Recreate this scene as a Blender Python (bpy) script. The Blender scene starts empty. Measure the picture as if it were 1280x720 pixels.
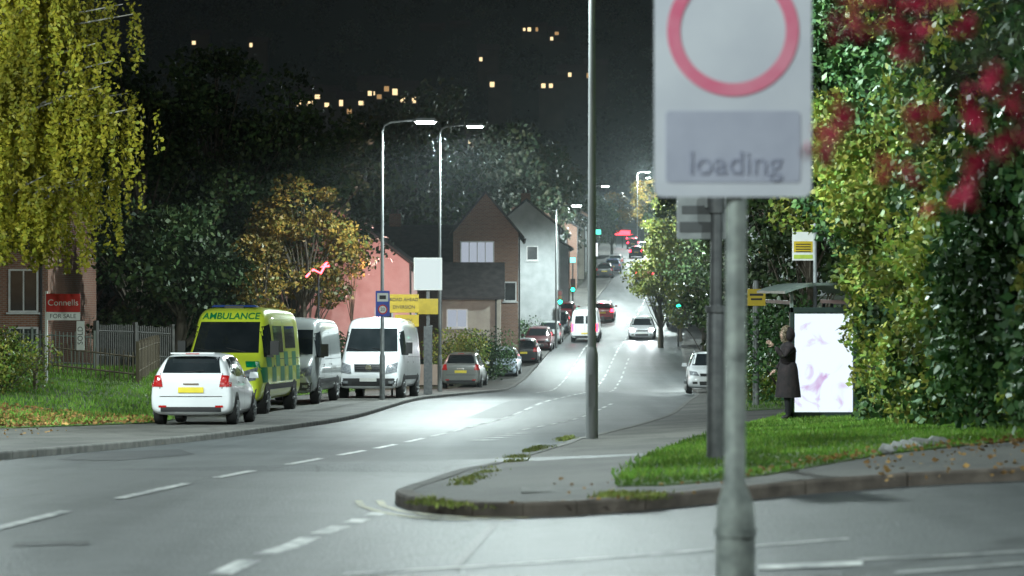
import bpy, bmesh, math, random
import numpy as np
from mathutils import Vector, Matrix, Euler
from mathutils.bvhtree import BVHTree
random.seed(7); rng=np.random.default_rng(7)
F=2900.0
def lat(b,d): return (b-640)/F*d
# ------------------------------------------------------------------ terrain
PD=[-40,12,21.5,36,47.5,58,72,90,107,120,130,160,176,223,300,400,450,600,800,1000,1400,2500]
PZ=[-1.35,-1.55,-1.80,-2.45,-2.90,-3.28,-3.52,-4.12,-4.72,-4.7,-4.42,-3.6,-2.55,0.6,4.5,8.5,13,40,85,125,190,260]
def base(d):
    d=np.asarray(d,dtype=float); r=0
    for k in (-3,-1.5,0,1.5,3): r=r+np.interp(d+k,PD,PZ)
    return r/5
Cd=[-40,0,16,24.6,42.5,52,79,95,150,223,400,600]; Cx=[-8,-4.8,-3.53,-2.71,-1.39,-.72,1.64,2.95,6.9,13.6,22,34]
Ld=[-40,0,20,30,40,52,77,100,150,223,400,600]; Lx=[-12.5,-9.0,-7.3,-6.2,-5.2,-4.3,-2.9,-.6,2.6,9.4,18,30]
Rd=[-40,0,22,28,33.5,36,48,60,75,90,150,223,400,600]; Rx=[-6,-2.4,-.4,.25,.8,1.0,2.65,4.2,5.9,7.3,11,17.4,25.5,38]
def C(d): return np.interp(d,Cd,Cx)
def L(d): return np.interp(d,Ld,Lx)
def R(d): return np.interp(d,Rd,Rx)
def sst(t):
    t=np.clip(t,0,1); return t*t*(3-2*t)
def g(X,d):
    X=np.asarray(X,dtype=float); d=np.asarray(d,dtype=float)
    z=base(d)
    t=L(d)-X-3.5
    z=z+(.9*sst(t/9)+.02*np.clip(t-9,0,60))*sst((d-38)/22)
    t=X-R(d)
    z=z+.05*np.clip(t,0,10)*(1-sst((d-110)/60))
    return z
def gz(X,d): return float(g(X,d))
def G(b,y,dz=0.0):
    d=np.arange(8,420,.05); X=(b-640)/F*d
    s=-(y-360)/F*d - (g(X,d)+dz)
    i=int(np.argmax(s<=0)); return (float(X[i]),float(d[i]))
# ------------------------------------------------------------------ materials
def newmat(name):
    m=bpy.data.materials.new(name); m.use_nodes=True
    nt=m.node_tree; nt.nodes.clear()
    out=nt.nodes.new('ShaderNodeOutputMaterial')
    return m,nt,out
def N(nt,t,**kw):
    n=nt.nodes.new(t)
    for k,v in kw.items(): setattr(n,k,v)
    return n
def c4(c): return (c[0],c[1],c[2],1)
def M(name,c1,c2=None,scale=3.0,rough=.6,metal=0,bump=0,bscale=60,emit=None,es=0,coat=0,spec=.5,stretch=None):
    m,nt,out=newmat(name); p=N(nt,'ShaderNodeBsdfPrincipled')
    nt.links.new(p.outputs[0],out.inputs[0])
    p.inputs['Roughness'].default_value=rough; p.inputs['Metallic'].default_value=metal
    p.inputs['Specular IOR Level'].default_value=spec
    p.inputs['Coat Weight'].default_value=coat
    if c2 is None: c2=tuple(x*.8 for x in c1)
    tc=N(nt,'ShaderNodeTexCoord'); mp=N(nt,'ShaderNodeMapping')
    nt.links.new(tc.outputs['Object'],mp.inputs[0])
    if stretch: mp.inputs['Scale'].default_value=stretch
    n=N(nt,'ShaderNodeTexNoise'); n.inputs['Scale'].default_value=scale; n.inputs['Detail'].default_value=4
    nt.links.new(mp.outputs[0],n.inputs['Vector'])
    r=N(nt,'ShaderNodeValToRGB'); r.color_ramp.elements[0].position=.35; r.color_ramp.elements[1].position=.65
    r.color_ramp.elements[0].color=c4(c1); r.color_ramp.elements[1].color=c4(c2)
    nt.links.new(n.outputs['Fac'],r.inputs[0]); nt.links.new(r.outputs[0],p.inputs['Base Color'])
    if bump:
        b=N(nt,'ShaderNodeTexNoise'); b.inputs['Scale'].default_value=bscale; b.inputs['Detail'].default_value=3
        nt.links.new(tc.outputs['Object'],b.inputs['Vector'])
        bp=N(nt,'ShaderNodeBump'); bp.inputs['Strength'].default_value=bump; bp.inputs['Distance'].default_value=.02
        nt.links.new(b.outputs['Fac'],bp.inputs['Height']); nt.links.new(bp.outputs[0],p.inputs['Normal'])
    if emit:
        p.inputs['Emission Color'].default_value=c4(emit); p.inputs['Emission Strength'].default_value=es
    return m
def leafmat(name,cols,nscale=.6,dark=.45,trans=.3,rough=.5):
    m,nt,out=newmat(name)
    geo=N(nt,'ShaderNodeNewGeometry'); r=N(nt,'ShaderNodeValToRGB')
    el=r.color_ramp.elements
    while len(el)<len(cols): el.new(.5)
    for i,c in enumerate(cols): el[i].position=i/(len(cols)-1); el[i].color=c4(c)
    nt.links.new(geo.outputs['Random Per Island'],r.inputs[0])
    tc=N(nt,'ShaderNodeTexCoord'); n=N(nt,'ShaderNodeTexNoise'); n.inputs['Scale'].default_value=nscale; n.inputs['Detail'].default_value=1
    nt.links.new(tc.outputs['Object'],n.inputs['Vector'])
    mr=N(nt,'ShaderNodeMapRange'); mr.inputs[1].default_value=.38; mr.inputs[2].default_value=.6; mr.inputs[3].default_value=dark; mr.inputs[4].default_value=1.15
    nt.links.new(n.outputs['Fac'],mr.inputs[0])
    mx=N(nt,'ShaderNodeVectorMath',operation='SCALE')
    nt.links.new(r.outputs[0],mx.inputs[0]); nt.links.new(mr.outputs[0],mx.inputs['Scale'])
    p=N(nt,'ShaderNodeBsdfPrincipled'); p.inputs['Roughness'].default_value=rough; p.inputs['Specular IOR Level'].default_value=.3
    nt.links.new(mx.outputs[0],p.inputs['Base Color'])
    if trans<=0:
        nt.links.new(p.outputs[0],out.inputs[0]); return m
    t=N(nt,'ShaderNodeBsdfTranslucent'); ms=N(nt,'ShaderNodeMixShader'); ms.inputs[0].default_value=trans
    nt.links.new(mx.outputs[0],t.inputs['Color'])
    nt.links.new(p.outputs[0],ms.inputs[1]); nt.links.new(t.outputs[0],ms.inputs[2]); nt.links.new(ms.outputs[0],out.inputs[0])
    return m
def asphalt(name,lo,hi,streak=True,rough=.55):
    m,nt,out=newmat(name); p=N(nt,'ShaderNodeBsdfPrincipled'); nt.links.new(p.outputs[0],out.inputs[0])
    tc=N(nt,'ShaderNodeTexCoord')
    def noise(scale,st=None,det=3):
        mp=N(nt,'ShaderNodeMapping'); nt.links.new(tc.outputs['Object'],mp.inputs[0])
        if st: mp.inputs['Scale'].default_value=st; mp.inputs['Rotation'].default_value=(0,0,.075)
        n=N(nt,'ShaderNodeTexNoise'); n.inputs['Scale'].default_value=scale; n.inputs['Detail'].default_value=det
        nt.links.new(mp.outputs[0],n.inputs['Vector']); return n.outputs['Fac']
    a=noise(1,(1.3,.04,1) if streak else (.9,.7,1)); b=noise(38,None,2); c=noise(.5,None,4); f=noise(5,None,3)
    def mth(op,x,y):
        q=N(nt,'ShaderNodeMath',operation=op)
        for i,v in enumerate((x,y)):
            if isinstance(v,(int,float)): q.inputs[i].default_value=v
            else: nt.links.new(v,q.inputs[i])
        return q.outputs[0]
    s=mth('ADD',mth('ADD',mth('ADD',mth('MULTIPLY',a,.4),mth('MULTIPLY',b,.24)),mth('MULTIPLY',c,.26)),mth('MULTIPLY',f,.16))
    r=N(nt,'ShaderNodeValToRGB'); r.color_ramp.elements[0].position=.45; r.color_ramp.elements[1].position=.61
    r.color_ramp.elements[0].color=c4(lo); r.color_ramp.elements[1].color=c4(hi)
    nt.links.new(s,r.inputs[0])
    v=N(nt,'ShaderNodeTexVoronoi',feature='DISTANCE_TO_EDGE'); v.inputs['Scale'].default_value=.22
    nz=N(nt,'ShaderNodeTexNoise'); nz.inputs['Scale'].default_value=1.5; nt.links.new(tc.outputs['Object'],nz.inputs['Vector'])
    vm=N(nt,'ShaderNodeVectorMath',operation='ADD'); nt.links.new(tc.outputs['Object'],vm.inputs[0]); nt.links.new(nz.outputs['Color'],vm.inputs[1])
    nt.links.new(vm.outputs[0],v.inputs['Vector'])
    mr=N(nt,'ShaderNodeMapRange'); mr.inputs[1].default_value=.0; mr.inputs[2].default_value=.007; mr.inputs[3].default_value=.5; mr.inputs[4].default_value=1
    nt.links.new(v.outputs['Distance'],mr.inputs[0])
    sc=N(nt,'ShaderNodeVectorMath',operation='SCALE'); nt.links.new(r.outputs[0],sc.inputs[0]); nt.links.new(mr.outputs[0],sc.inputs['Scale'])
    nt.links.new(sc.outputs[0],p.inputs['Base Color'])
    p.inputs['Roughness'].default_value=rough; p.inputs['Specular IOR Level'].default_value=.35
    bp=N(nt,'ShaderNodeBump'); bp.inputs['Strength'].default_value=.6; bp.inputs['Distance'].default_value=.014
    nt.links.new(b,bp.inputs['Height']); nt.links.new(bp.outputs[0],p.inputs['Normal'])
    return m
def brick(name,c1,c2,mortar):
    m,nt,out=newmat(name); p=N(nt,'ShaderNodeBsdfPrincipled'); nt.links.new(p.outputs[0],out.inputs[0]); p.inputs['Roughness'].default_value=.85
    tc=N(nt,'ShaderNodeTexCoord'); s=N(nt,'ShaderNodeSeparateXYZ'); nt.links.new(tc.outputs['Object'],s.inputs[0])
    a=N(nt,'ShaderNodeMath',operation='ADD'); nt.links.new(s.outputs[0],a.inputs[0]); nt.links.new(s.outputs[1],a.inputs[1])
    cb=N(nt,'ShaderNodeCombineXYZ'); nt.links.new(a.outputs[0],cb.inputs[0]); nt.links.new(s.outputs[2],cb.inputs[1])
    b=N(nt,'ShaderNodeTexBrick'); nt.links.new(cb.outputs[0],b.inputs['Vector'])
    b.inputs['Color1'].default_value=c4(c1); b.inputs['Color2'].default_value=c4(c2); b.inputs['Mortar'].default_value=c4(mortar)
    b.inputs['Scale'].default_value=1; b.inputs['Brick Width'].default_value=.225; b.inputs['Row Height'].default_value=.075; b.inputs['Mortar Size'].default_value=.01
    nt.links.new(b.outputs['Color'],p.inputs['Base Color']); return m
def emis(name,c,s):
    m,nt,out=newmat(name); e=N(nt,'ShaderNodeEmission'); e.inputs[0].default_value=c4(c); e.inputs[1].default_value=s
    nt.links.new(e.outputs[0],out.inputs[0]); return m

m_road=asphalt('asphalt_road',(.034,.039,.042),(.088,.094,.097))
m_pave=asphalt('asphalt_footway',(.05,.05,.046),(.11,.106,.097),False,.75)
m_patch=asphalt('asphalt_repair',(.022,.025,.028),(.042,.044,.047),False,.6)
m_kerb=M('kerb_stone',(.09,.09,.085),(.17,.165,.155),5,.85,bump=.3)
m_kerbd=M('kerb_stone_worn',(.06,.048,.04),(.14,.115,.095),5,.85,bump=.3)
m_line=M('road_paint',(.72,.72,.7),(.18,.19,.20),7,.6)
m_liney=M('road_paint_yellow',(.5,.46,.25),(.2,.2,.15),9,.6)
m_soil=M('soil',(.02,.03,.012),(.045,.05,.02),.8,.95)
m_grassb=M('grass_ground',(.05,.10,.02),(.09,.13,.035),1.2,.9,bump=.5)
m_grass=leafmat('grass_blades',[(.11,.26,.035),(.18,.36,.05),(.28,.4,.08)],.7,.5,.25,.6)
m_moss=leafmat('moss_blades',[(.14,.2,.04),(.24,.3,.06),(.28,.27,.1)],3,.5,0,.7)
m_dead=leafmat('fallen_leaves',[(.22,.12,.04),(.42,.25,.08),(.16,.07,.03)],1,.7,0,.8)
m_bark=M('bark',(.06,.05,.035),(.11,.09,.07),12,.9,bump=.6,stretch=(1,1,.2))
m_barkw=M('birch_bark',(.5,.48,.42),(.1,.09,.08),6,.8,bump=.3,stretch=(.4,.4,2))
m_black=M('black_plastic',(.015,.015,.016),rough=.5)
m_dark=M('dark_trim',(.03,.03,.032),rough=.6)
m_glass=M('vehicle_glass',(.012,.016,.018),(.02,.024,.027),2,rough=.06,spec=.8)
m_tyre=M('tyre',(.02,.02,.02),rough=.85)
m_alloy=M('alloy_wheel',(.45,.46,.47),rough=.35,metal=.8)
m_chrome=M('chrome',(.7,.7,.72),rough=.15,metal=1)
m_lens=M('headlamp_lens',(.5,.52,.55),(.25,.27,.3),14,rough=.1,metal=.5)
m_red=M('tail_lens',(.35,.01,.01),(.2,.005,.005),20,rough=.2,emit=(1,.02,.02),es=.1)
m_redon=emis('tail_lamp_lit',(1,.02,.05),16)
m_headon=emis('headlamp_lit',(.9,.95,1),120)
m_py=M('plate_yellow',(.75,.6,.05),rough=.5); m_pw=M('plate_white',(.75,.75,.72),rough=.5)
m_galv=M('galvanised_steel',(.30,.32,.33),(.42,.44,.45),7,.5,metal=.35)
m_postd=M('painted_post_dark',(.10,.105,.11),(.16,.165,.17),9,.5,metal=.2)
m_poleg=M('lamp_column_grey',(.19,.20,.205),(.29,.30,.30),6,.6,metal=.3,stretch=(1,1,.2))
m_led=emis('led_lamp',(.88,1,.97),150)
m_signw=M('sign_face_white',(.60,.61,.68),(.68,.69,.75),3,.5)
m_signg=M('sign_face_grey',(.43,.44,.54),(.50,.51,.61),5,.5)
m_ring=M('sign_ring_faded_red',(.76,.16,.27),(.80,.28,.38),5,.5)
m_txt=M('sign_text_faded',(.27,.28,.38),(.38,.39,.49),30,.6)
m_redb=M('board_red',(.6,.02,.015),rough=.5); m_white=M('white_paint',(.78,.78,.76),(.7,.7,.68),5,.5)
m_yel=M('yellow_sign',(.6,.42,.02),(.5,.35,.02),5,.5); m_blue=M('blue_sign',(.03,.08,.5),rough=.5)
m_yeld=M('yellow_sign_darker',(.42,.29,.015),(.34,.23,.015),3,.6)  # same sign yellow in a darker tone
m_wood=M('timber',(.09,.07,.05),(.16,.13,.09),6,.85,stretch=(1,1,.3))
m_rail=M('painted_railing',(.12,.14,.12),rough=.5)
m_roof=M('roof_tiles',(.035,.033,.035),(.065,.06,.06),3,.8,bump=.5,bscale=8)
m_roofr=M('roof_tiles_brown',(.06,.045,.04),(.10,.075,.06),3,.8,bump=.5,bscale=8)
m_brick=brick('red_brick',(.22,.09,.055),(.30,.13,.08),(.3,.27,.24))
m_brick2=brick('brown_brick',(.20,.10,.065),(.26,.14,.09),(.28,.24,.22))
m_hill=M('hill_house_wall',(.05,.05,.045),(.08,.075,.065),.3,.9)
m_pink=M('pink_render',(.74,.42,.40),(.80,.50,.48),2,.9); m_rend=M('white_render',(.36,.38,.39),(.46,.48,.49),1.5,.9)
m_cream=M('cream_render',(.34,.31,.27),(.42,.39,.33),2,.9)
m_frame=M('window_frame',(.7,.7,.7),rough=.5); m_wglass=M('window_glass',(.03,.035,.04),(.05,.055,.06),2,rough=.08)
m_wlit=emis('lit_window',(1,.75,.4),1.6); m_wlit2=emis('lit_window_cool',(.75,.85,1),.5); m_wlit3=emis('lit_window_dim',(1,.6,.25),.5)

# ------------------------------------------------------------------ mesh helpers
scene=bpy.context.scene; col=scene.collection
def link(o,parent=None):
    col.objects.link(o)
    if parent: o.parent=parent
    return o
class MB:
    def __init__(s): s.v=[];s.f=[];s.m=[]
    def add(s,v,f,mi=0):
        b=len(s.v); s.v+= [tuple(p) for p in v]; s.f+=[tuple(i+b for i in q) for q in f]; s.m+=[mi]*len(f)
    def box(s,c,sz,mi=0,rz=0,taper=1):
        hx,hy,hz=sz[0]/2,sz[1]/2,sz[2]/2; V=[]
        for z,t in ((-hz,1),(hz,taper)):
            for x,y in ((-hx,-hy),(hx,-hy),(hx,hy),(-hx,hy)):
                x*=t;y*=t; V.append((c[0]+x*math.cos(rz)-y*math.sin(rz),c[1]+x*math.sin(rz)+y*math.cos(rz),c[2]+z))
        s.add(V,[(3,2,1,0),(4,5,6,7),(0,1,5,4),(1,2,6,5),(2,3,7,6),(3,0,4,7)],mi)
    def tube(s,pts,rs,n=8,mi=0,cap=True):
        pts=[Vector(p) for p in pts]; V=[];Fc=[]
        for i,p in enumerate(pts):
            t=(pts[min(i+1,len(pts)-1)]-pts[max(i-1,0)]).normalized()
            a=t.cross(Vector((0,0,1)) if abs(t.z)<.95 else Vector((0,1,0))).normalized(); b=t.cross(a)
            for k in range(n):
                q=2*math.pi*k/n; V.append(p+(a*math.cos(q)+b*math.sin(q))*rs[i])
        for i in range(len(pts)-1):
            for k in range(n):
                k2=(k+1)%n; Fc.append((i*n+k,i*n+k2,(i+1)*n+k2,(i+1)*n+k))
        if cap: Fc.append(tuple(range(n))); Fc.append(tuple(range((len(pts)-1)*n,len(pts)*n))[::-1])
        s.add(V,Fc,mi)
    def obj(s,name,mats,parent=None,smooth=False,bevel=0,loc=None,rot=None):
        me=bpy.data.meshes.new(name); me.from_pydata(s.v,[],s.f)
        for m in mats: me.materials.append(m)
        me.polygons.foreach_set('material_index',s.m)
        if smooth: me.polygons.foreach_set('use_smooth',[True]*len(s.f))
        me.update(); o=bpy.data.objects.new(name,me); link(o,parent)
        bm=bmesh.new(); bm.from_mesh(me); bmesh.ops.recalc_face_normals(bm,faces=bm.faces); bm.to_mesh(me); bm.free()
        if smooth:
            try:
                me.set_sharp_from_angle(angle=math.radians(40))
            except Exception: pass
        if bevel:
            b=o.modifiers.new('b','BEVEL'); b.width=bevel; b.segments=2; b.limit_method='ANGLE'
        if loc: o.location=loc
        if rot: o.rotation_euler=rot
        return o
def empty(name,loc=(0,0,0),rot=(0,0,0)):
    e=bpy.data.objects.new(name,None); e.empty_display_size=.2; link(e); e.location=loc; e.rotation_euler=rot; return e
def quadmesh(name,V,mats,parent=None,mi=None):
    V=np.asarray(V,dtype=np.float32); n=len(V)//4
    me=bpy.data.meshes.new(name); me.vertices.add(4*n); me.vertices.foreach_set('co',V.ravel())
    me.loops.add(4*n); me.loops.foreach_set('vertex_index',np.arange(4*n,dtype=np.int32))
    me.polygons.add(n); me.polygons.foreach_set('loop_start',np.arange(0,4*n,4,dtype=np.int32)); me.polygons.foreach_set('loop_total',np.full(n,4,dtype=np.int32))
    for m in mats: me.materials.append(m)
    if mi is not None: me.polygons.foreach_set('material_index',mi)
    me.update(calc_edges=True); me.validate(); o=bpy.data.objects.new(name,me); return link(o,parent)
def leafV(P,size,flat=0.0,down=0.0):
    P=np.asarray(P); n=len(P)
    u=rng.normal(size=(n,3)); u[:,2]*=(1-flat); u[:,2]-=down; u/=np.linalg.norm(u,axis=1,keepdims=True)+1e-9
    w=rng.normal(size=(n,3)); v=np.cross(u,w); v/=np.linalg.norm(v,axis=1,keepdims=True)+1e-9
    s=(size*rng.uniform(.6,1.35,n))[:,None]
    V=np.stack([P-u*s*.5, P+v*s*.32-u*s*.05, P+u*s*.5, P-v*s*.32-u*s*.05],axis=1)
    return V.reshape(-1,3)
def clump(c,r,n,squash=.8):
    d=rng.normal(size=(n,3)); d/=np.linalg.norm(d,axis=1,keepdims=True)
    rad=rng.uniform(.35,1,n)**.6
    return np.asarray(c)+d*rad[:,None]*np.array([r,r,r*squash])
def tree(name,X,d,h,rx,rz_bot,nclump,lpc,lsize,mleaf,cr=.9,mb=m_bark,trunk=.2,zb=None,lean=0,ry=None,down=0.0):
    z0=(gz(X,d) if zb is None else zb); mbt=MB()
    ry=ry or rx
    top=Vector((X+lean,d,z0+h)); b=Vector((X,d,z0-.1))
    ax=[b+(top-b)*t+Vector((random.uniform(-.2,.2),random.uniform(-.2,.2),0))*(t*1.2) for t in (0,.15,.35,.55,.75,.92)]
    mbt.tube(ax,[trunk*1.25,trunk,trunk*.8,trunk*.55,trunk*.3,trunk*.08],9,0)
    cz=z0+(h+rz_bot)/2; hz=(h-rz_bot)/2; P=[]
    for i in range(nclump):
        q=rng.normal(size=3); q/=np.linalg.norm(q); rr=rng.uniform(.45,1)
        w=1.0-.35*max(q[2],0)
        c=Vector((X+lean*.5+q[0]*rx*rr*w,d+q[1]*ry*rr*w,cz+q[2]*hz*rr))
        t=min(max((c.z-z0)/h*.65,.12),.85); i0=min(int(t/ .19),4); s=ax[i0]
        mid=(s+c)/2+Vector((0,0,random.uniform(-.2,.5)))
        mbt.tube([s,mid,c],[trunk*.3,trunk*.16,trunk*.05],5,0,False)
        P.append(clump(c,cr*random.uniform(.6,1.3),int(lpc*random.uniform(.6,1.3)),.7))
    o=mbt.obj(name,[mb],smooth=True)
    P=np.concatenate(P); quadmesh('foliage',leafV(P,lsize,0,down),[mleaf],o)
    return o
def patch(name,poly,dz,mat,step=1.0,skirt=.2,ystep=None):
    bm=bmesh.new(); vs=[bm.verts.new((p[0],p[1],0)) for p in poly]; f=bm.faces.new(vs)
    bmesh.ops.triangulate(bm,faces=[f])
    xs=[p[0] for p in poly]; ys=[p[1] for p in poly]; ystep=ystep or step
    for x in np.arange(min(xs)+step*.5,max(xs),step):
        bmesh.ops.bisect_plane(bm,geom=bm.verts[:]+bm.edges[:]+bm.faces[:],plane_co=(x,0,0),plane_no=(1,0,0))
    for y in np.arange(min(ys)+ystep*.5,max(ys),ystep):
        bmesh.ops.bisect_plane(bm,geom=bm.verts[:]+bm.edges[:]+bm.faces[:],plane_co=(0,y,0),plane_no=(0,1,0))
    for v in bm.verts: v.co.z=gz(v.co.x,v.co.y)+dz
    bmesh.ops.recalc_face_normals(bm,faces=bm.faces)
    if sum(f.normal.z for f in bm.faces)<0: bmesh.ops.reverse_faces(bm,faces=bm.faces)
    if skirt:
        be=[e for e in bm.edges if e.is_boundary]; r=bmesh.ops.extrude_edge_only(bm,edges=be)
        for v in r['geom']:
            if isinstance(v,bmesh.types.BMVert): v.co.z-=skirt
    me=bpy.data.meshes.new(name); bm.to_mesh(me); bm.free(); me.materials.append(mat)
    return link(bpy.data.objects.new(name,me))
def strip(name,fa,fb,ds,nx,dz,mat):
    V=[];Fc=[]
    for d in ds:
        a,b=float(fa(d)),float(fb(d)); xs=np.linspace(a,b,nx); zs=g(xs,np.full(nx,d))
        V+=[(float(x),float(d),float(z)+dz) for x,z in zip(xs,zs)]
    for i in range(len(ds)-1):
        for k in range(nx-1): Fc.append((i*nx+k,i*nx+k+1,(i+1)*nx+k+1,(i+1)*nx+k))
    me=bpy.data.meshes.new(name); me.from_pydata(V,[],Fc); me.materials.append(mat); me.polygons.foreach_set('use_smooth',[True]*len(Fc))
    return link(bpy.data.objects.new(name,me))
def resample(pts,step):
    out=[Vector((pts[0][0],pts[0][1]))]
    for a,b in zip(pts[:-1],pts[1:]):
        a=Vector((a[0],a[1]));b=Vector((b[0],b[1])); n=max(1,int((b-a).length/step))
        for i in range(1,n+1): out.append(a+(b-a)*i/n)
    return out
def normals2(p):
    r=[]
    for i in range(len(p)):
        t=(p[min(i+1,len(p)-1)]-p[max(i-1,0)]).normalized(); r.append(Vector((-t.y,t.x)))
    return r
FH=.095   # footway height above the carriageway
def kerb(name,pts,mat,w=.14,top=FH+.008):
    p=resample(pts,.9); nn=normals2(p); mb=MB()
    for i in range(len(p)-1):
        a0,b0=p[i],p[i+1]; t=(b0-a0); a=a0+t*.006; b=b0-t*.006; V=[]
        for q,nq in ((a,nn[i]),(b,nn[i+1])):
            for s,h in ((-1,-.1),(-1,top-.02),(-.8,top),(1,top),(1,-.1)):
                x,y=q+nq*w/2*s; V.append((x,y,gz(x,y)+h))
        mb.add(V,[(0,1,6,5),(1,2,7,6),(2,3,8,7),(3,4,9,8),(0,1,2,3,4),(9,8,7,6,5)],0)
    return mb.obj(name,[mat])
def paint(mb,pts,w,dash=None,gap=0,dz=.008,mi=0,start=0):
    p=resample(pts,.3); nn=normals2(p); s=start
    for i in range(len(p)-1):
        l=(p[i+1]-p[i]).length; on=True
        if dash: on=(s%(dash+gap))<dash
        s+=l
        if not on: continue
        V=[]
        for q,nq in ((p[i],nn[i]),(p[i+1],nn[i+1])):
            for k in (-1,1):
                x,y=q+nq*w/2*k; V.append((x,y,gz(x,y)+dz))
        mb.add(V,[(0,1,3,2)],mi)
def inpoly(P,poly):
    x,y=P[:,0],P[:,1]; c=np.zeros(len(P),bool); n=len(poly); j=n-1
    for i in range(n):
        xi,yi=poly[i];xj,yj=poly[j]
        c^=((yi>y)!=(yj>y))&(x<(xj-xi)*(y-yi)/((yj-yi)+1e-12)+xi); j=i
    return c
def scatter(poly,n,jit=0):
    xs=[p[0] for p in poly];ys=[p[1] for p in poly]
    P=np.stack([rng.uniform(min(xs),max(xs),n),rng.uniform(min(ys),max(ys),n)],1)
    P=P[inpoly(P,poly)]
    if jit: P=P+rng.normal(0,jit,P.shape)
    return P
def blades(name,poly,n,h,dz,mat=m_grass,parent=None,jit=0,holes=False):
    P=scatter(poly,n,jit)
    if holes: P=P[(np.sin(P[:,0]*9)+np.sin(P[:,1]*5.3)+rng.normal(0,.6,len(P)))>-.6]
    n=len(P); z=g(P[:,0],P[:,1])+dz; a=rng.uniform(0,math.pi,n); w=.008+h*.1
    tall=1+.5*np.sin(P[:,0]*2.1+P[:,1])*np.sin(P[:,1]*1.7)
    hh=h*rng.uniform(.3,1.3,n)*tall; dx=np.cos(a)*w;dy=np.sin(a)*w; lx=rng.normal(0,.4,n)*hh;ly=rng.normal(0,.4,n)*hh
    V=np.zeros((n,4,3)); V[:,0]=np.stack([P[:,0]-dx,P[:,1]-dy,z],1); V[:,1]=np.stack([P[:,0]+dx,P[:,1]+dy,z],1)
    V[:,2]=np.stack([P[:,0]+lx+dx*.2,P[:,1]+ly+dy*.2,z+hh],1); V[:,3]=np.stack([P[:,0]+lx-dx*.2,P[:,1]+ly-dy*.2,z+hh],1)
    return quadmesh(name,V.reshape(-1,3),[mat],parent)
def text(body,size,loc,mat,parent,rot=(math.pi/2,0,0),sx=1):
    cu=bpy.data.curves.new(body,'FONT'); cu.body=body; cu.size=size; cu.align_x='CENTER'; cu.align_y='CENTER'; cu.extrude=.001
    cu.materials.append(mat); o=bpy.data.objects.new('lettering',cu); link(o,parent); o.location=loc; o.rotation_euler=rot; o.scale=(sx,1,1); return o

# ------------------------------------------------------------------ ground
gx=np.concatenate([np.linspace(-900,-60,22),np.linspace(-55,55,90),np.linspace(60,900,22)])
gy=np.concatenate([np.linspace(-60,0,8),np.linspace(2,180,100),np.linspace(185,500,60),np.linspace(520,2400,50)])
GX,GY=np.meshgrid(gx,gy); GZ=g(GX,GY)-.07
nxx=len(gx)
V=np.stack([GX.ravel(),GY.ravel(),GZ.ravel()],1).tolist()
Fc=[(j*nxx+i,j*nxx+i+1,(j+1)*nxx+i+1,(j+1)*nxx+i) for j in range(len(gy)-1) for i in range(nxx-1)]
me=bpy.data.meshes.new('ground'); me.from_pydata(V,[],Fc); me.materials.append(m_soil); me.polygons.foreach_set('use_smooth',[True]*len(Fc)); link(bpy.data.objects.new('ground',me))
ds=np.concatenate([np.arange(-40,60,1.0),np.arange(60,430,2.5)])
strip('road',lambda d:L(d)-.1,lambda d:(28 if d<24.5 else R(d)+.1),ds,42,0,m_road)
side=[(505,628),(508,632),(520,637),(545,641),(600,645),(660,646),(720,644),(800,638),(900,628),(1000,618),(1130,608),(1290,600),(1500,592)]
sideG=[G(*q) for q in side]
near=[G(*q) for q in [(580,600),(545,613),(518,622)]]
rightk=[(float(R(d)),float(d)) for d in (410,330,223,190,150,120,105,90,82,75,67,60,54,48,42,36,33.5,28,24)]
poly=sideG+[(14,26),(15,60),(15,110)]+[q for q in rightk if q[1]<=105]+near
patch('footway',poly,FH,m_pave,.8,.2)
kerb('kerb',sideG,m_kerbd); kerb('kerb',rightk+near+[sideG[0]],m_kerb)
strip('footway',lambda d:R(d),lambda d:R(d)+2.2,np.arange(104,412,3.),4,FH,m_pave)
lk=[(float(L(d)),float(d)) for d in (14,20,26,30,35,40,46,52,60,68,77,88,100,125,150,190,223,300,410)]
patch('footway',[q for q in lk if q[1]<=110]+[(-4.0,104),(-6,90),(-7.3,75),(-8.2,60),(-7.6,49.5),(-9.4,44),(-14,43.5),(-24,42),(-24,20),(-14,14)],FH,m_pave,1.0,.2)
strip('footway',lambda d:L(d)-2.4,lambda d:L(d),np.arange(100,412,3.),4,FH+.003,m_pave)
kerb('kerb',lk,m_kerb)
lawn=[(-8.1,60),(-7.5,49.5),(-9.4,44),(-14,43.5),(-26,42),(-30,60),(-30,95),(-6,95),(-7.2,75)]
o=patch('grass_verge',lawn,FH+.02,m_grassb,1.0,.1); blades('grass_blades',lawn,90000,.10,FH+.02,parent=None,jit=.05).parent=o
wedge=[G(*q,dz=.1) for q in [(768,598),(772,608),(830,607),(890,602),(960,593),(1110,567),(1300,548)]]+[(7.5,33),(6.3,46)]+[G(*q,dz=.1) for q in [(1000,511),(985,516),(900,539),(850,554),(800,576)]]
o=patch('grass_verge',wedge,FH+.012,m_grassb,.6,.1); blades('grass_blades',wedge,95000,.045,FH+.01,jit=.04).parent=o
g2=[(float(R(d))+1.7,d) for d in (58,66,75,90,104,130,160)]+[(19,160),(14,58)]
o=patch('grass_verge',g2,FH+.02,m_grassb,1.5,.1); blades('grass_blades',g2,26000,.12,FH+.02).parent=o
for q in ([(562,607),(590,605),(622,588),(614,583),(580,598)],[(630,578),(655,576),(650,570),(636,572)],[(658,566),(690,560),(684,556),(664,560)],[(512,627),(540,632),(620,636),(618,633),(560,628),(530,622)],[(700,552),(716,548),(714,545),(702,548)],[(745,622),(830,624),(835,618),(760,616)]):
    pp=[G(*k,dz=.1) for k in q]; blades('grass_tuft',pp,1700,.028,FH,m_moss,jit=.05,holes=True)
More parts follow.
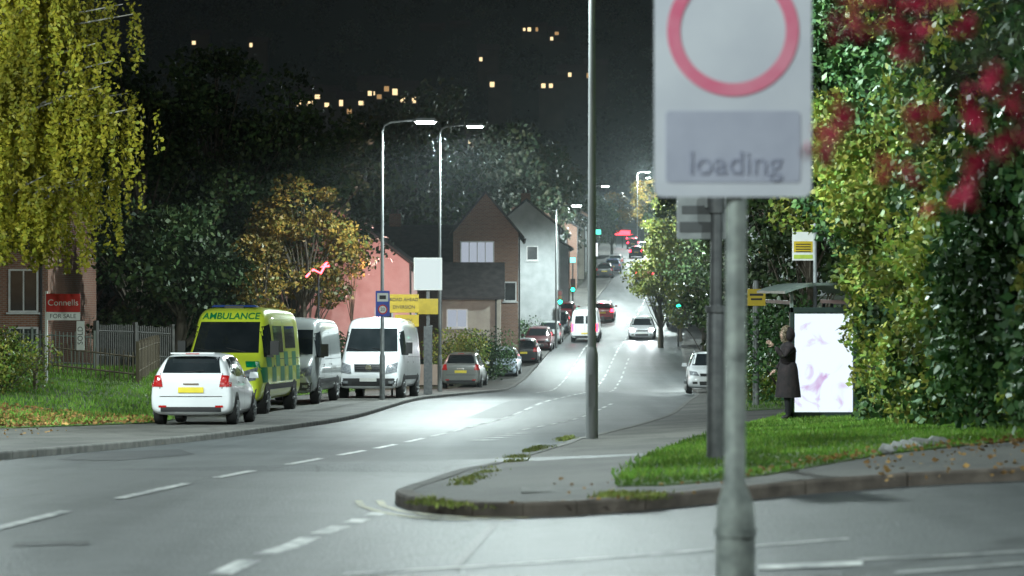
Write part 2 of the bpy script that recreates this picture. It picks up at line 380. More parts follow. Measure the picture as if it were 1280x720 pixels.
def litter(poly,n,dz,s=.06):
    P=scatter(poly,n); z=g(P[:,0],P[:,1])+dz+rng.uniform(.004,.03,len(P)); return leafV(np.column_stack([P,z]),s,.9)
LV=[litter([(-9.4,43.0),(-7.4,48.8),(-8.5,54),(-26,52),(-26,42)],14000,FH+.05,.09),litter([G(*k,dz=.1) for k in [(900,604),(1110,571),(1290,556),(1290,546),(1110,560),(960,588)]],1400,FH+.03,.05),
    litter([(-24,30),(-8,34),(-8,43),(-24,43)],1200,FH,.06),litter([G(*k,dz=.1) for k in [(1100,603),(1280,595),(1280,550),(1060,572)]],300,FH,.05),litter([G(*k,dz=.1) for k in [(620,636),(1000,612),(900,600),(700,600)]],70,FH,.04),
    litter([(float(L(d))+.25,float(d)) for d in (26,40,60)]+[(float(L(d))-.0,float(d)) for d in (60,40,26)],260,0,.05)]
quadmesh('fallen_leaves',np.concatenate(LV),[m_dead])
mb=MB(); cl=[(float(C(d)),float(d)) for d in np.arange(11.3,420,3.)]
paint(mb,cl,.11,2.45,1.35)
for ln in ([(275,719),(330,694),(365,684),(400,668),(440,655),(476,642)],): paint(mb,[G(*q) for q in ln],.14,.62,.22)
paint(mb,[G(*q) for q in [(430,719),(700,703),(900,688),(1060,675)]],.05)
paint(mb,[G(*q) for q in [(948,711),(1078,706)]],.2); paint(mb,[G(*q) for q in [(1070,702),(1180,697),(1290,690)]],.055); paint(mb,[G(*q) for q in [(1120,719),(1200,713),(1290,706)]],.055)
paint(mb,[(float(R(d))-2.3,float(d)) for d in (47,52,60,70)],.1,1.2,1.2,mi=0)
paint(mb,[(float(C(d))+.9,float(d)) for d in (100,120,140)],.1,2,2); paint(mb,[(float(L(d))+2.1,float(d)) for d in (95,110,130,150,170)],.1,3,1.)
for dd in (39,40.6,42.2,43.8): paint(mb,[(-.6+(dd-39)*.12,dd),(-.3+(dd-39)*.12,dd+.5)],.3)
for dd in (150,168,186): 
    for k in range(7): paint(mb,[(float(C(dd))-.35+.1*k,dd+k*.9),(float(C(dd))+.35+.1*k,dd+k*.9+.6)],.14)
mb.obj('road_marking',[m_line])
mb=MB()
for o_ in (0,.17):
    pts=[G(*q) for q in [(448,627),(452,634),(475,641),(520,648),(560,650),(640,651)]]
    p=resample(pts,.4); nn=normals2(p); paint(mb,[q+n*o_ for q,n in zip(p,nn)],.06)
mb.obj('road_marking',[m_liney])
patch('road_repair',[G(*q) for q in [(70,575),(150,576),(243,568),(225,562),(110,566)]],.004,m_patch,.8,0)
patch('road_repair',[G(*q) for q in [(560,712),(572,714),(625,655),(612,654)]],.0045,asphalt('tar_joint',(.08,.08,.08),(.12,.12,.12),False),.5,0)
patch('road_repair',[G(*q) for q in [(15,684),(110,681),(112,677),(20,679)]],.0045,m_patch,.5,0)
patch('road_repair',[(-1.2,58),(-.2,58),(1.0,74),(0,74)],.0045,m_patch,.5,0)
mb=MB(); x,y=G(700,612,dz=.1); mb.box((x,y,gz(x,y)+FH+.002),(.6,.45,.012)); mb.obj('utility_cover',[M('iron_cover',(.08,.08,.075),(.2,.2,.19),9,.8)],bevel=.004)

# ------------------------------------------------------------------ vehicles
def loft(st,name,mats,parent):
    V=[];n=14
    for (y,zb,zl,zt,wl,wb,wt) in st:
        h=[(0,zb),(wl*.86,zb),(wl*.985,zb+.1),(wl,zb+(zl-zb)*.55),(wb,zl),(wt+(wb-wt)*.12,zl+(zt-zl)*.88),(wt*.82,zt-.012),(0,zt+.012)]
        ring=h+[(-a,b) for a,b in h[-2:0:-1]]
        V+=[(a,y,b) for a,b in ring]
    Fc=[(i*n+k,i*n+(k+1)%n,(i+1)*n+(k+1)%n,(i+1)*n+k) for i in range(len(st)-1) for k in range(n)]
    Fc.append(tuple(range(n))); Fc.append(tuple(range((len(st)-1)*n,len(st)*n))[::-1])
    me=bpy.data.meshes.new(name); me.from_pydata(V,[],Fc); o=bpy.data.objects.new(name,me); link(o)
    bm=bmesh.new(); bm.from_mesh(me); bmesh.ops.recalc_face_normals(bm,faces=bm.faces); bm.to_mesh(me); bm.free()
    s=o.modifiers.new('s','SUBSURF'); s.levels=2; s.render_levels=2
    dg=bpy.context.evaluated_depsgraph_get(); me2=bpy.data.meshes.new_from_object(o.evaluated_get(dg)); o.modifiers.clear(); o.data=me2
    me2.materials.clear()
    for m in mats: me2.materials.append(m)
    me2.polygons.foreach_set('use_smooth',[True]*len(me2.polygons))
    bm=bmesh.new(); bm.from_mesh(me2); bvh=BVHTree.FromBMesh(bm); bm.free(); o.parent=parent
    return o,bvh
class Conf:
    def __init__(s,bvh,mb): s.b=bvh; s.mb=mb
    def hit(s,ax,sg,u,v):
        o=Vector((u,sg*9,v)) if ax=='y' else Vector((sg*9,u,v)); d=Vector((0,-sg,0)) if ax=='y' else Vector((-sg,0,0))
        r=s.b.ray_cast(o,d); return (r[0],r[1])
    def patch(s,ax,sg,q,mi,off=.006,nu=8,nv=5):
        idx={};V=[];Fc=[]
        for i in range(nu+1):
            for j in range(nv+1):
                a,b=i/nu,j/nv
                u=(q[0][0]*(1-a)+q[1][0]*a)*(1-b)+(q[3][0]*(1-a)+q[2][0]*a)*b; v=(q[0][1]*(1-a)+q[1][1]*a)*(1-b)+(q[3][1]*(1-a)+q[2][1]*a)*b
                p,n=s.hit(ax,sg,u,v)
                if p is None: continue
                p=p+(n if n.dot(Vector((0,sg,0)) if ax=='y' else Vector((sg,0,0)))>0 else -n)*off; idx[(i,j)]=len(V); V.append(p)
        for i in range(nu):
            for j in range(nv):
                k=[(i,j),(i+1,j),(i+1,j+1),(i,j+1)]
                if all(t in idx for t in k): Fc.append(tuple(idx[t] for t in k))
        if Fc: s.mb.add(V,Fc,mi)
    def disc(s,sg,cy,cz,r,mi,off=.004):
        V=[];Fc=[];idx={}
        for i in range(6):
            for k in range(24):
                rr=r*i/5; p,n=s.hit('x',sg,cy+rr*math.cos(k*math.pi/12),cz+rr*math.sin(k*math.pi/12))
                if p is None: continue
                p=Vector((p.x+sg*off,p.y,p.z)); idx[(i,k)]=len(V); V.append(p)
        for i in range(5):
            for k in range(24):
                q=[(i,k),(i+1,k),(i+1,(k+1)%24),(i,(k+1)%24)]
                if all(t in idx for t in q): Fc.append(tuple(idx[t] for t in q))
        if Fc: s.mb.add(V,Fc,mi)
paints={}
def cpaint(n,c,rough=.3):
    if n not in paints: paints[n]=M('car_paint_'+n,c,tuple(x*.9 for x in c),1.5,rough,coat=.6)
    return paints[n]
def wheels(par,ys,xo,r,w,alloy=m_alloy):
    for yy in ys:
        for sg in (-1,1):
            mb=MB(); xi=xo-w
            mb.tube([(sg*xi,yy,r),(sg*(xo-.03),yy,r),(sg*xo,yy,r)],[r,r,r*.93],24,0)
            mb.tube([(sg*(xo-.02),yy,r),(sg*(xo+.006),yy,r)],[r*.68,r*.64],24,2)
            for k in range(7):
                a=k*2*math.pi/7; ca,sa=math.cos(a),math.sin(a)
                p0=Vector((sg*(xo+.012),yy+ca*r*.08,r+sa*r*.08)); p1=Vector((sg*(xo+.010),yy+ca*r*.64,r+sa*r*.64))
                mb.tube([p0,p1],[r*.13,r*.09],5,1)
            mb.tube([(sg*(xo),yy,r),(sg*(xo+.02),yy,r)],[r*.18,r*.15],12,1)
            mb.obj('wheel',[m_tyre,alloy,m_black],par,smooth=True)
def beams(e,y,z,w,en=700):
    for s in (-1,1):
        li=bpy.data.lights.new('headlight','SPOT'); li.energy=en; li.spot_size=math.radians(50); li.spot_blend=.8; li.shadow_soft_size=.08; li.color=(.9,.95,1)
        lo=bpy.data.objects.new('headlight',li); link(lo,e); lo.location=(s*w,y,z); lo.rotation_euler=(math.radians(84),0,0)
HATCH=[(-1.95,.33,.70,.86,.74,.70,.58),(-1.93,.24,.86,.98,.81,.77,.64),(-1.86,.20,.97,1.10,.84,.80,.63),(-1.72,.19,.99,1.34,.845,.80,.60),(-1.5,.18,.98,1.45,.845,.80,.585),(-.9,.18,.96,1.50,.845,.80,.60),(0,.18,.94,1.50,.845,.80,.61),(.38,.18,.93,1.44,.845,.80,.60),(.72,.18,.92,1.22,.845,.795,.61),(1.02,.18,.90,1.0,.845,.785,.64),(1.2,.18,.87,.95,.845,.775,.64),(1.6,.18,.78,.86,.835,.75,.6),(1.84,.2,.68,.76,.80,.70,.55),(1.93,.26,.56,.64,.72,.62,.5),(1.95,.32,.5,.58,.66,.58,.45)]
def car(name,X,d,face,colr,Ln=3.9,W=1.69,H=1.5,head=.075,lit=False,zoff=0,rack=False,beam=False):
    slope=(gz(X,d+2)-gz(X,d-2))/4; rz=-head+(0 if face>0 else math.pi)
    e=empty(name,(X,d,gz(X,d)+zoff),(math.atan(slope)*(1 if face>0 else -1),0,rz))
    sy,sx,sz=Ln/3.9,W/1.69,H/1.5
    st=[(a*sy,b*sz,c*sz,t*sz,w1*sx,w2*sx,w3*sx) for a,b,c,t,w1,w2,w3 in HATCH]
    body,bvh=loft(st,'body',[colr],e); mb=MB(); K=Conf(bvh,mb)
    def S(q,ax): return [((u*(sy if ax=='x' else sx)),v*sz) for u,v in q]
    def P(ax,sg,q,mi,off=.006,nu=8,nv=5): K.patch(ax,sg,S(q,ax),mi,off,nu,nv)
    for sg in (-1,1):
        P('x',sg,[(-.06,.985),(.84,.955),(.40,1.36),(-.06,1.40)],0); P('x',sg,[(-.98,1.0),(-.14,.985),(-.14,1.40),(-.98,1.39)],0)
        P('x',sg,[(-1.46,1.06),(-1.05,1.01),(-1.05,1.38),(-1.36,1.34)],0)
        for yy in (-.10,): P('x',sg,[(yy-.035,.985),(yy+.035,.985),(yy+.035,1.4),(yy-.035,1.4)],1,.004,2,6)
        for yy in (-.98,-.1,.9): P('x',sg,[(yy-.006,.32),(yy+.006,.32),(yy+.006,.96),(yy-.006,.96)],1,.002,1,8)
        P('x',sg,[(-1.5,.22),(1.5,.22),(1.5,.29),(-1.5,.29)],6,.004,16,1)
        P('x',sg,[(-.35,.85),(-.18,.85),(-.18,.88),(-.35,.88)],7,.02,2,1); P('x',sg,[(-.95,.86),(-.8,.86),(-.8,.89),(-.95,.89)],7,.02,2,1)
        for yy in (-1.22,1.22): K.disc(sg,yy*sy,.31*sz,.37*sz,1)
    P('y',1,[(-.66,.985),(.66,.985),(.56,1.40),(-.56,1.40)],0,.006,12,8)
    P('y',-1,[(-.60,1.06),(.60,1.06),(.52,1.39),(-.52,1.39)],0,.006,12,8)
    for s in (-1,1):
        P('y',-1,[(s*.58,.78),(s*.81,.78),(s*.79,1.0),(s*.62,1.02)],2,.012,5,5)
        P('y',-1,[(s*.5,.36),(s*.66,.36),(s*.66,.40),(s*.5,.40)],2 if not lit else 1,.012,2,1)
        P('y',1,[(s*.44,.62),(s*.74,.64),(s*.76,.80),(s*.52,.76)],3,.010,6,5)
        P('y',1,[(s*.5,.34),(s*.66,.34),(s*.66,.42),(s*.5,.42)],1,.008,3,2)
        P('y',-1,[(s*.63,.74),(s*.645,.74),(s*.645,1.06),(s*.63,1.06)],1,.004,1,5)
        if lit and face<0:
            a,_=K.hit('y',1,s*.6*sx,.70*sz)
            if a: mb.tube([a+Vector((0,-.05,0)),a+Vector((0,.03,0)),a+Vector((0,.05,0))],[.13,.12,.06],14,3)
    P('y',-1,[(-.26,.66),(.26,.66),(.26,.77),(-.26,.77)],4,.02,4,2)
    P('y',-1,[(-.64,.575),(.64,.575),(.64,.59),(-.64,.59)],1,.004,10,1)
    P('y',-1,[(-.62,.27),(.62,.27),(.62,.37),(-.62,.37)],6,.008,8,2)
    P('y',-1,[(-.16,.82),(.16,.82),(.16,.85),(-.16,.85)],7,.012,4,1)
    P('y',1,[(-.26,.44),(.26,.44),(.26,.54),(-.26,.54)],5,.022,4,2)
    P('y',1,[(-.40,.60),(.40,.60),(.42,.70),(-.42,.70)],1,.008,8,3); P('y',1,[(-.42,.30),(.42,.30),(.44,.43),(-.44,.43)],1,.008,8,3)
    mb.box((0,-1.70*sy,1.465*sz),(.9*sx,.16,.03),8); mb.box((0,-1.79*sy,1.455*sz),(.28,.012,.02),2)
    a,_=K.hit('y',-1,-.15*sx,1.075*sz); b,_=K.hit('y',-1,.25*sx,1.11*sz)
    if a and b: mb.tube([a+Vector((0,-.02,0)),b+Vector((0,-.02,0))],[.01,.007],5,1)
    for s in (-1,1):
        mb.box((s*.92*sx,.68*sy,1.02*sz),(.2,.1,.13),8,taper=.8); mb.box((s*.83*sx,.68*sy,.97*sz),(.1,.04,.03),1)
    if rack:
        for s in (-1,1): mb.tube([(s*.56*sx,-1.3,1.5*sz),(s*.56*sx,-1.1,1.55*sz),(s*.56*sx,.2,1.55*sz),(s*.56*sx,.4,1.47*sz)],[.018]*4,6,7)
    mb.obj('trim',[m_glass,m_black,m_redon if (lit and face>0) else m_red,m_headon if (lit and face<0) else m_lens,m_py,m_pw,m_dark,m_chrome,colr],e)
    wheels(e,(-1.22*sy,1.22*sy),.85*sx,.305*sz,.2)
    if beam: beams(e,2.0*sy,.7*sz,.6)
    return e
VAN=[(-2.95,.45,1.3,2.42,.93,.92,.84),(-2.91,.38,1.35,2.54,.985,.97,.88),(-2.7,.35,1.35,2.6,1,.98,.88),(0,.35,1.35,2.63,1,.98,.88),(1.0,.35,1.35,2.62,1,.98,.87),(1.32,.35,1.35,2.50,1,.98,.85),(1.7,.35,1.35,2.06,1,.97,.83),(2.12,.34,1.28,1.52,1,.96,.82),(2.28,.33,1.2,1.40,.995,.94,.80),(2.7,.33,1.02,1.20,.98,.9,.76),(2.88,.33,.85,1.02,.94,.86,.7),(2.95,.38,.7,.82,.88,.8,.62),(2.96,.42,.6,.7,.8,.74,.55)]
def van(name,X,d,face,colr,Ln=5.9,W=2.0,H=2.63,head=.075,kind='van',lit=False,zoff=0):
    slope=(gz(X,d+2)-gz(X,d-2))/4; rz=-head+(0 if face>0 else math.pi)
    e=empty(name,(X,d,gz(X,d)+zoff),(math.atan(slope)*(1 if face>0 else -1),0,rz))
    sy,sx,sz=Ln/5.9,W/2.0,H/2.63
    body,bvh=loft([(a*sy,b*sz,c*sz,t*sz,w1*sx,w2*sx,w3*sx) for a,b,c,t,w1,w2,w3 in VAN],'body',[colr],e); mb=MB(); K=Conf(bvh,mb)
    def P(ax,sg,q,mi,off=.006,nu=8,nv=5): K.patch(ax,sg,[((u*(sy if ax=='x' else sx)),v*sz) for u,v in q],mi,off,nu,nv)
    amb=kind=='ambulance'
    P('y',1,[(-.80,1.50),(.80,1.50),(.72,2.24),(-.72,2.24)],0,.007,12,10)
    P('y',1,[(-.42,.86),(.42,.86),(.46,1.10),(-.46,1.10)],1,.01,10,4)
    for z in (.92,.98,1.04): P('y',1,[(-.42,z),(.42,z),(.42,z+.018),(-.42,z+.018)],7,.02,8,1)
    P('y',1,[(-.86,.42),(.86,.42),(.9,.66),(-.9,.66)],6,.012,12,4)
    P('y',1,[(-.5,.44),(.5,.44),(.5,.56),(-.5,.56)],1,.02,8,2)
    P('y',1,[(-.26,.56),(.26,.56),(.26,.67),(-.26,.67)],5,.03,4,2)
    if not amb:
        p,_=K.hit('y',1,0,.99*sz)
        if p: mb.tube([(0,p.y+.0,.98*sz),(0,p.y+.045,.98*sz)],[.11,.10],20,7)
    for s in (-1,1):
        P('y',1,[(s*.52,.80),(s*.86,.86),(s*.86,1.16),(s*.56,1.06)],3,.012,6,6)
        P('y',1,[(s*.62,.50),(s*.78,.50),(s*.78,.58),(s*.62,.58)],3,.025,2,2)
        P('y',-1,[(s*.80,.9),(s*.93,.9),(s*.93,1.5),(s*.80,1.5)],2,.012,3,6)
        P('x',s,[(1.12,1.42),(2.02,1.40),(1.62,2.12),(1.12,2.2)],0,.006,8,6)
        P('x',s,[(.98,.42),(1.0,.42),(1.0,2.3),(.98,2.3)],1,.003,1,12); P('x',s,[(-.55,.42),(-.53,.42),(-.53,2.4),(-.55,2.4)],1,.003,1,12)
        P('x',s,[(-2.2,.62),(2.2,.62),(2.2,.75),(-2.2,.75)],6,.012,20,2)
        P('x',s,[(-2.7,1.34),(.8,1.34),(.8,1.355),(-2.7,1.355)],6,.003,20,1)
        for yy in (-1.85,1.95): K.disc(s,yy*sy,.36*sz,.45*sz,1)
        mb.box((s*1.13*sx,1.78*sy,1.62*sz),(.2,.13,.36),1); mb.box((s*1.03*sx,1.80*sy,1.42*sz),(.16,.05,.05),1)
        mb.box((s*1.13*sx,1.713*sy,1.62*sz),(.16,.005,.30),7)
        if amb: P('x',s,[(-.4,1.5),(.85,1.5),(.85,2.15),(-.4,2.15)],0,.004,8,4)
        for yy in (-.50,1.02): P('x',s,[(yy,1.15),(yy+.16,1.15),(yy+.16,1.2),(yy,1.2)],1,.03,2,1)
    P('y',-1,[(-.7,1.5),(-.06,1.5),(-.06,2.1),(-.66,2.1)],0,.006,5,5); P('y',-1,[(.06,1.5),(.7,1.5),(.66,2.1),(.06,2.1)],0,.006,5,5)
    P('y',-1,[(-.006,.5),(.006,.5),(.006,2.4),(-.006,2.4)],1,.004,1,8); P('y',-1,[(-.9,.42),(.9,.42),(.9,.58),(-.9,.58)],6,.012,8,2)
    P('y',-1,[(-.26,.7),(.26,.7),(.26,.81),(-.26,.81)],4,.02,4,2)
    for s in (-.5,.25):
        a,_=K.hit('y',1,s*sx,1.52*sz); b,_=K.hit('y',1,(s+.48)*sx,1.62*sz)
        if a and b: mb.tube([a+Vector((0,.03,0)),b+Vector((0,.03,0))],[.012,.008],5,1)
    mats=[m_glass,m_black,m_redon if (lit and face>0) else m_red,m_headon if (lit and face<0) else m_lens,m_py,m_pw,m_dark,m_chrome]
    if amb:
        gr=M('battenburg_green',(.0,.20,.07),(.0,.17,.06),3,.35); bl=M('beacon_blue',(.02,.05,.2),rough=.15); mats+=[gr,bl]
        for s in (-1,1):
            for r in range(2):
                for k in range(9):
                    if (r+k)%2==0:
                        y0=-2.75+k*.58; 
                        P('x',s,[(y0,.80+r*.36),(y0+.58,.80+r*.36),(y0+.58,1.16+r*.36),(y0,1.16+r*.36)],8,.004,5,4)
            P('x',s,[(-2.2,1.6),(-.7,1.6),(-.7,2.15),(-2.2,2.15)],0,.005,6,4)
        P('y',1,[(-.9,1.16),(-.62,1.16),(-.55,1.3),(-.85,1.3)],8,.008,4,3); P('y',1,[(.9,1.16),(.62,1.16),(.55,1.3),(.85,1.3)],8,.008,4,3)
        P('y',1,[(-.40,.72),(.40,.72),(.40,.80),(-.40,.80)],8,.012,4,2)
        mb.box((0,.9,2.63*sz),(1.2,.3,.05),9,taper=.9); mb.box((0,.9,2.60*sz),(.5,.32,.08),1)
        for s in (-1,1): mb.box((s*.3,2.93,1.0),(.16,.06,.07),9)
        cu=bpy.data.curves.new('t','FONT'); cu.body='AMBULANCE'; cu.size=.24; cu.align_x='CENTER'; cu.align_y='CENTER'; cu.offset=.004
        to=bpy.data.objects.new('t',cu); link(to); dg=bpy.context.evaluated_depsgraph_get(); tm=bpy.data.meshes.new_from_object(to.evaluated_get(dg)); bpy.data.objects.remove(to)
        for v in tm.vertices:
            pp,nn=K.hit('y',1,-v.co.x*1.05,(2.37+v.co.y*.9)*sz)
            if pp: v.co=pp+Vector((0,.02,.01))
        tm.materials.clear(); tm.materials.append(gr); link(bpy.data.objects.new('ambulance_lettering',tm),e)
    mb.obj('trim',mats,e)
    wheels(e,(-1.85*sy,1.95*sy),1.0*sx,.35*sz,.24,m_alloy)
    return e
white=cpaint('white',(.72,.73,.75)); ambY=cpaint('ambulance_yellow',(.62,.72,.05)); grey=cpaint('grey',(.28,.30,.30)); silver=cpaint('olive_silver',(.16,.17,.16))
black=cpaint('black',(.02,.022,.025)); redp=cpaint('red',(.42,.02,.03)); dred=cpaint('dark_red',(.10,.015,.02)); blue=cpaint('pale_blue',(.36,.43,.5)); dblue=cpaint('blue',(.03,.06,.16))
K12=FH
car('hatchback_car',-6.5,49.3,1,white,head=.03,zoff=K12)
van('ambulance',-7.1,61.0,-1,ambY,W=2.12,H=2.8,head=.085,kind='ambulance',zoff=K12-.05)
van('panel_van',-6.35,68.6,-1,grey,Ln=5.0,W=1.9,H=2.5,head=.085,kind='grey',zoff=K12)
van('panel_van',-4.3,75.6,-1,white,W=2.05,head=.07,zoff=K12-.04)
car('suv_car',-2.2,109,1,silver,4.4,1.8,1.68,zoff=.04,rack=True)
car('hatchback_car',-.5,121.5,-1,blue,4.1,1.75,1.5,zoff=.03)
car('hatchback_car',.75,133.5,1,black,4.0,1.72,1.48)
car('hatchback_car',1.7,147,-1,dred,4.2,1.78,1.5); car('hatchback_car',2.5,156,-1,grey,4.2,1.75,1.5); car('hatchback_car',3.3,166,-1,black,4.2,1.78,1.5); car('hatchback_car',4.1,177,1,redp,4.2,1.78,1.5)
van('delivery_van',5.1,159,1,white,5.2,1.9,2.3,lit=True)
car('saloon_car',7.0,178,1,redp,4.4,1.78,1.45,lit=True)
car('saloon_car',9.1,162,-1,white,4.3,1.8,1.45,lit=True,beam=True)
car('saloon_car',12.9,225,1,redp,4.3,1.8,1.5,lit=True)
car('hatchback_car',9.3,232,1,black,4.3,1.8,1.5); car('hatchback_car',10.6,243,1,dblue,4.3,1.8,1.5); car('hatchback_car',11.4,255,1,grey,4.3,1.8,1.5)
car('estate_car',7.55,88,-1,white,4.6,1.88,1.6,head=.06,zoff=.03,rack=True)
van('parked_van',12.4,172,-1,black,4.6,1.85,1.95,zoff=.05)
car('hatchback_car',13.6,196,-1,grey,4.2,1.75,1.5); car('hatchback_car',17,300,-1,white,4.2,1.75,1.5,lit=True); car('hatchback_car',15.3,285,1,black,4.2,1.75,1.5,lit=True); car('hatchback_car',17.0,325,1,black,4.2,1.75,1.5,lit=True); car('hatchback_car',18.6,360,1,black,4.2,1.75,1.5,lit=True)

# ------------------------------------------------------------------ street lamps
def lamp(X,d,h,arm=1.2,adir=1,energy=6000,r0=.1,colr=(.84,1,.98),mat=m_poleg,kind='SPOT'):
    z=gz(X,d)+FH; e=empty('street_lamp',(X,d,z)); mb=MB()
    mb.tube([(0,0,-.2),(0,0,1.3),(0,0,1.42)],[r0,r0,r0*.75],14,0); mb.tube([(0,0,1.42),(0,0,h-.3)],[r0*.72,r0*.42],12,0)
    mb.tube([(0,0,h-.32),(adir*.06,0,h-.12),(adir*.25,0,h-.02),(adir*arm*.6,0,h+.04),(adir*arm*.75,0,h+.05)],[r0*.42,r0*.42,r0*.4,r0*.35,r0*.35],9,0)
    mb.box((0,-r0*.99,.75),(r0*1.1,.01,.5),0)
    mb.obj('column',[mat,m_dark],e,smooth=True)
    mb=MB(); hx=adir*(arm*.75+.35); mb.box((hx,0,h+.06),(.75,.3,.11),0,taper=.75); mb.box((hx,0,h-.02),(.58,.24,.05),1)
    mb.obj('lantern',[mat,m_led],e,bevel=.015)
    li=bpy.data.lights.new('lamp_light',kind); li.energy=energy; li.color=colr; li.shadow_soft_size=.3
    if kind=='SPOT': li.spot_size=math.radians(176); li.spot_blend=.35
    lo=bpy.data.objects.new('lamp_light',li); link(lo,e); lo.location=(hx,0,h-.36)
    return e
lamp(1.24,36,10.0,1.2,-1,7200,.095,kind='POINT')
lamp(-3.97,71,8.5,1.3,1,5500,.085); lamp(-2.8,90,10.3,1.35,1,9500,.09)
lamp(2.85,150,9.1,1.3,1,10000,.09); lamp(11.6,118,9.5,1.3,-1,10000,.09)
lamp(13.6,190,9.5,1.3,-1,13000,.09,kind='POINT'); lamp(7.0,205,9.5,1.2,1,10000,.09)
lamp(19.0,245,10,1.2,-1,15000,.09,kind='POINT'); lamp(16.2,300,10.4,1.2,1,18000,.09,kind='POINT'); lamp(21.5,345,10,1.2,-1,18000,.09)
lamp(-7.9,4,9.5,1.5,1,6200,.095,kind='POINT'); lamp(10.5,13,8.5,1.2,-1,3000,.095,kind='POINT')  # lamps out of view, added to light the foreground and the hedge
lamp(-11.3,41,8.2,1.2,-1,6800,.09,kind='POINT')  # lamp out of view, added to light the birch

# ------------------------------------------------------------------ foreground traffic sign
def rrect(w,h,r,n=6):
    P=[]
    for cx,cz,a0 in ((w/2-r,h/2-r,0),(-w/2+r,h/2-r,90),(-w/2+r,-h/2+r,180),(w/2-r,-h/2+r,270)):
        for k in range(n+1):
            a=math.radians(a0+90*k/n); P.append((cx+r*math.cos(a),cz+r*math.sin(a)))
    return P
def plate(mb,cx,y,cz,w,h,r,th,mi):
    P=rrect(w,h,r); n=len(P); V=[(cx+a,y,cz+b) for a,b in P]+[(cx+a,y+th,cz+b) for a,b in P]
    mb.add(V,[tuple(range(n)),tuple(range(2*n-1,n-1,-1))]+[(i,(i+1)%n,n+(i+1)%n,n+i) for i in range(n)],mi)
SX,SD=1.05,10.9
e=empty('traffic_sign',(SX,SD,gz(SX,SD))); zb=gz(SX,SD)
mb=MB(); mb.tube([(0,0,-.1),(0,0,.30),(0,0,.42),(-.004,0,.52),(.012,0,3.15)],[.093,.093,.085,.05,.046],20,0)
mb.tube([(0,0,.27),(0,0,.31)],[.1,.1],20,0)
for zz in (1.1,1.9): mb.tube([(0,0,zz),(0,0,zz+.03)],[.0515,.0515],20,0)
mb.obj('post',[M('galvanised_post',(.36,.39,.36),(.2,.22,.21),11,.65,metal=.2,bump=.2),m_white],e,smooth=True)
pc=(-.018,-.06,.425-zb+.6)
mb=MB(); plate(mb,pc[0],-.062,pc[2],.735,1.2,.04,.004,0)
plate(mb,pc[0],-.0655,.425-zb+.235,.63,.335,.02,.003,1)
n=72; cz=(360-40)/266.-zb
V=[];Fc=[]
for k in range(n):
    a=2*math.pi*k/n
    for r in (.247,.308): V.append((pc[0]+r*math.cos(a),-.0665,cz+r*math.sin(a)))
Fc=[(2*k,2*k+1,(2*k+3)%(2*n),(2*k+2)%(2*n)) for k in range(n)]; mb.add(V,Fc,2)
for z in (.6,1.3): mb.box((0,-.03,z-zb),(.5,.05,.04),3)
mb.obj('sign_plate',[m_signw,m_signg,m_ring,m_galv],e)
text('loading',.155,(pc[0]+.01,-.070,.425-zb+.155),m_txt,e)

PX,PDd=1.89,21.5; zb=gz(PX,PDd)+FH; e=empty('sign_post',(PX,PDd,zb)); mb=MB()
mb.tube([(0,0,-.1),(0,0,1.35),(0,0,1.45)],[.088,.085,.06],16,0); mb.tube([(0,0,1.45),(.005,0,2.3)],[.058,.052],14,0); mb.tube([(0,0,1.38),(0,0,1.44)],[.10,.10],16,0)
mb.tube([(0,0,2.3),(0,0,2.5),(0,0,2.52)],[.075,.085,.03],14,0); mb.obj('post',[m_postd],e,smooth=True)
mb=MB(); plate(mb,-.13,.075,2.28,.46,.44,.02,.01,0); plate(mb,-.13,.070,2.33,.36,.08,.005,.004,1); plate(mb,-.13,.07,2.17,.40,.1,.005,.004,1); mb.box((0,.05,2.37),(.2,.04,.04),0)
mb.obj('sign_plate',[m_galv,M('faded_panel',(.12,.125,.13))],e,bevel=.002)

PX,PDd=lat(945,62),62; zb=gz(PX,PDd)+FH; e=empty('notice_post',(PX,PDd,zb)); mb=MB()
mb.tube([(0,0,-.1),(0,0,3.2),(0,0,3.35)],[.09,.085,.06],12,0); mb.box((0,-.11,2.9),(.48,.03,.45),1); mb.box((0,-.128,2.97),(.36,.004,.06),2); mb.box((0,-.128,2.85),(.3,.004,.05),2)
mb.obj('post',[m_poleg,m_yel,m_black],e,smooth=False)
# bus shelter
SHX,SHD=5.9,44.0; zb=gz(SHX,SHD)+FH; e=empty('bus_shelter',(SHX,SHD,zb))
mb=MB()
for x in (-.6,.6): mb.box((x,0,1.03),(.07,.16,2.16),0)
mb.box((0,0,2.06),(1.27,.16,.1),0); mb.box((0,0,.06),(1.27,.16,.12),0)
for yy in (1.6,3.2,4.4):
    mb.box((.6,yy,1.1),(.07,.07,2.2),0)
for yy in (1.6,3.2): mb.box((.6,yy+.03,.35),(.04,1.5,.05),0)
mb.box((.6,2.3,2.2),(.08,4.6,.08),0); mb.box((-.55,2.3,2.2),(.08,4.6,.08),0); mb.box((.3,2.6,.5),(.3,2.4,.05),0)
for yy in (1.6,3.4): mb.box((.3,yy,.25),(.05,.05,.5),0)
mb.obj('frame',[M('shelter_green',(.03,.05,.045),rough=.4)],e,bevel=.008)
mb=MB(); pts=[]
for k in range(9):
    a=-1+k/4; pts.append((a*.75,2.42+.16*(1-a*a)))
for k in range(8):
    (x0,z0),(x1,z1)=pts[k],pts[k+1]; mb.add([(x0,-.25,z0),(x1,-.25,z1),(x1,4.8,z1),(x0,4.8,z0),(x0,-.25,z0-.05),(x1,-.25,z1-.05),(x1,4.8,z1-.05),(x0,4.8,z0-.05)],[(0,1,2,3),(7,6,5,4),(0,4,5,1),(2,6,7,3),(1,5,6,2),(0,3,7,4)],0)
for x in (-.6,.6): mb.box((x,0,2.25),(.06,.1,.3),0)
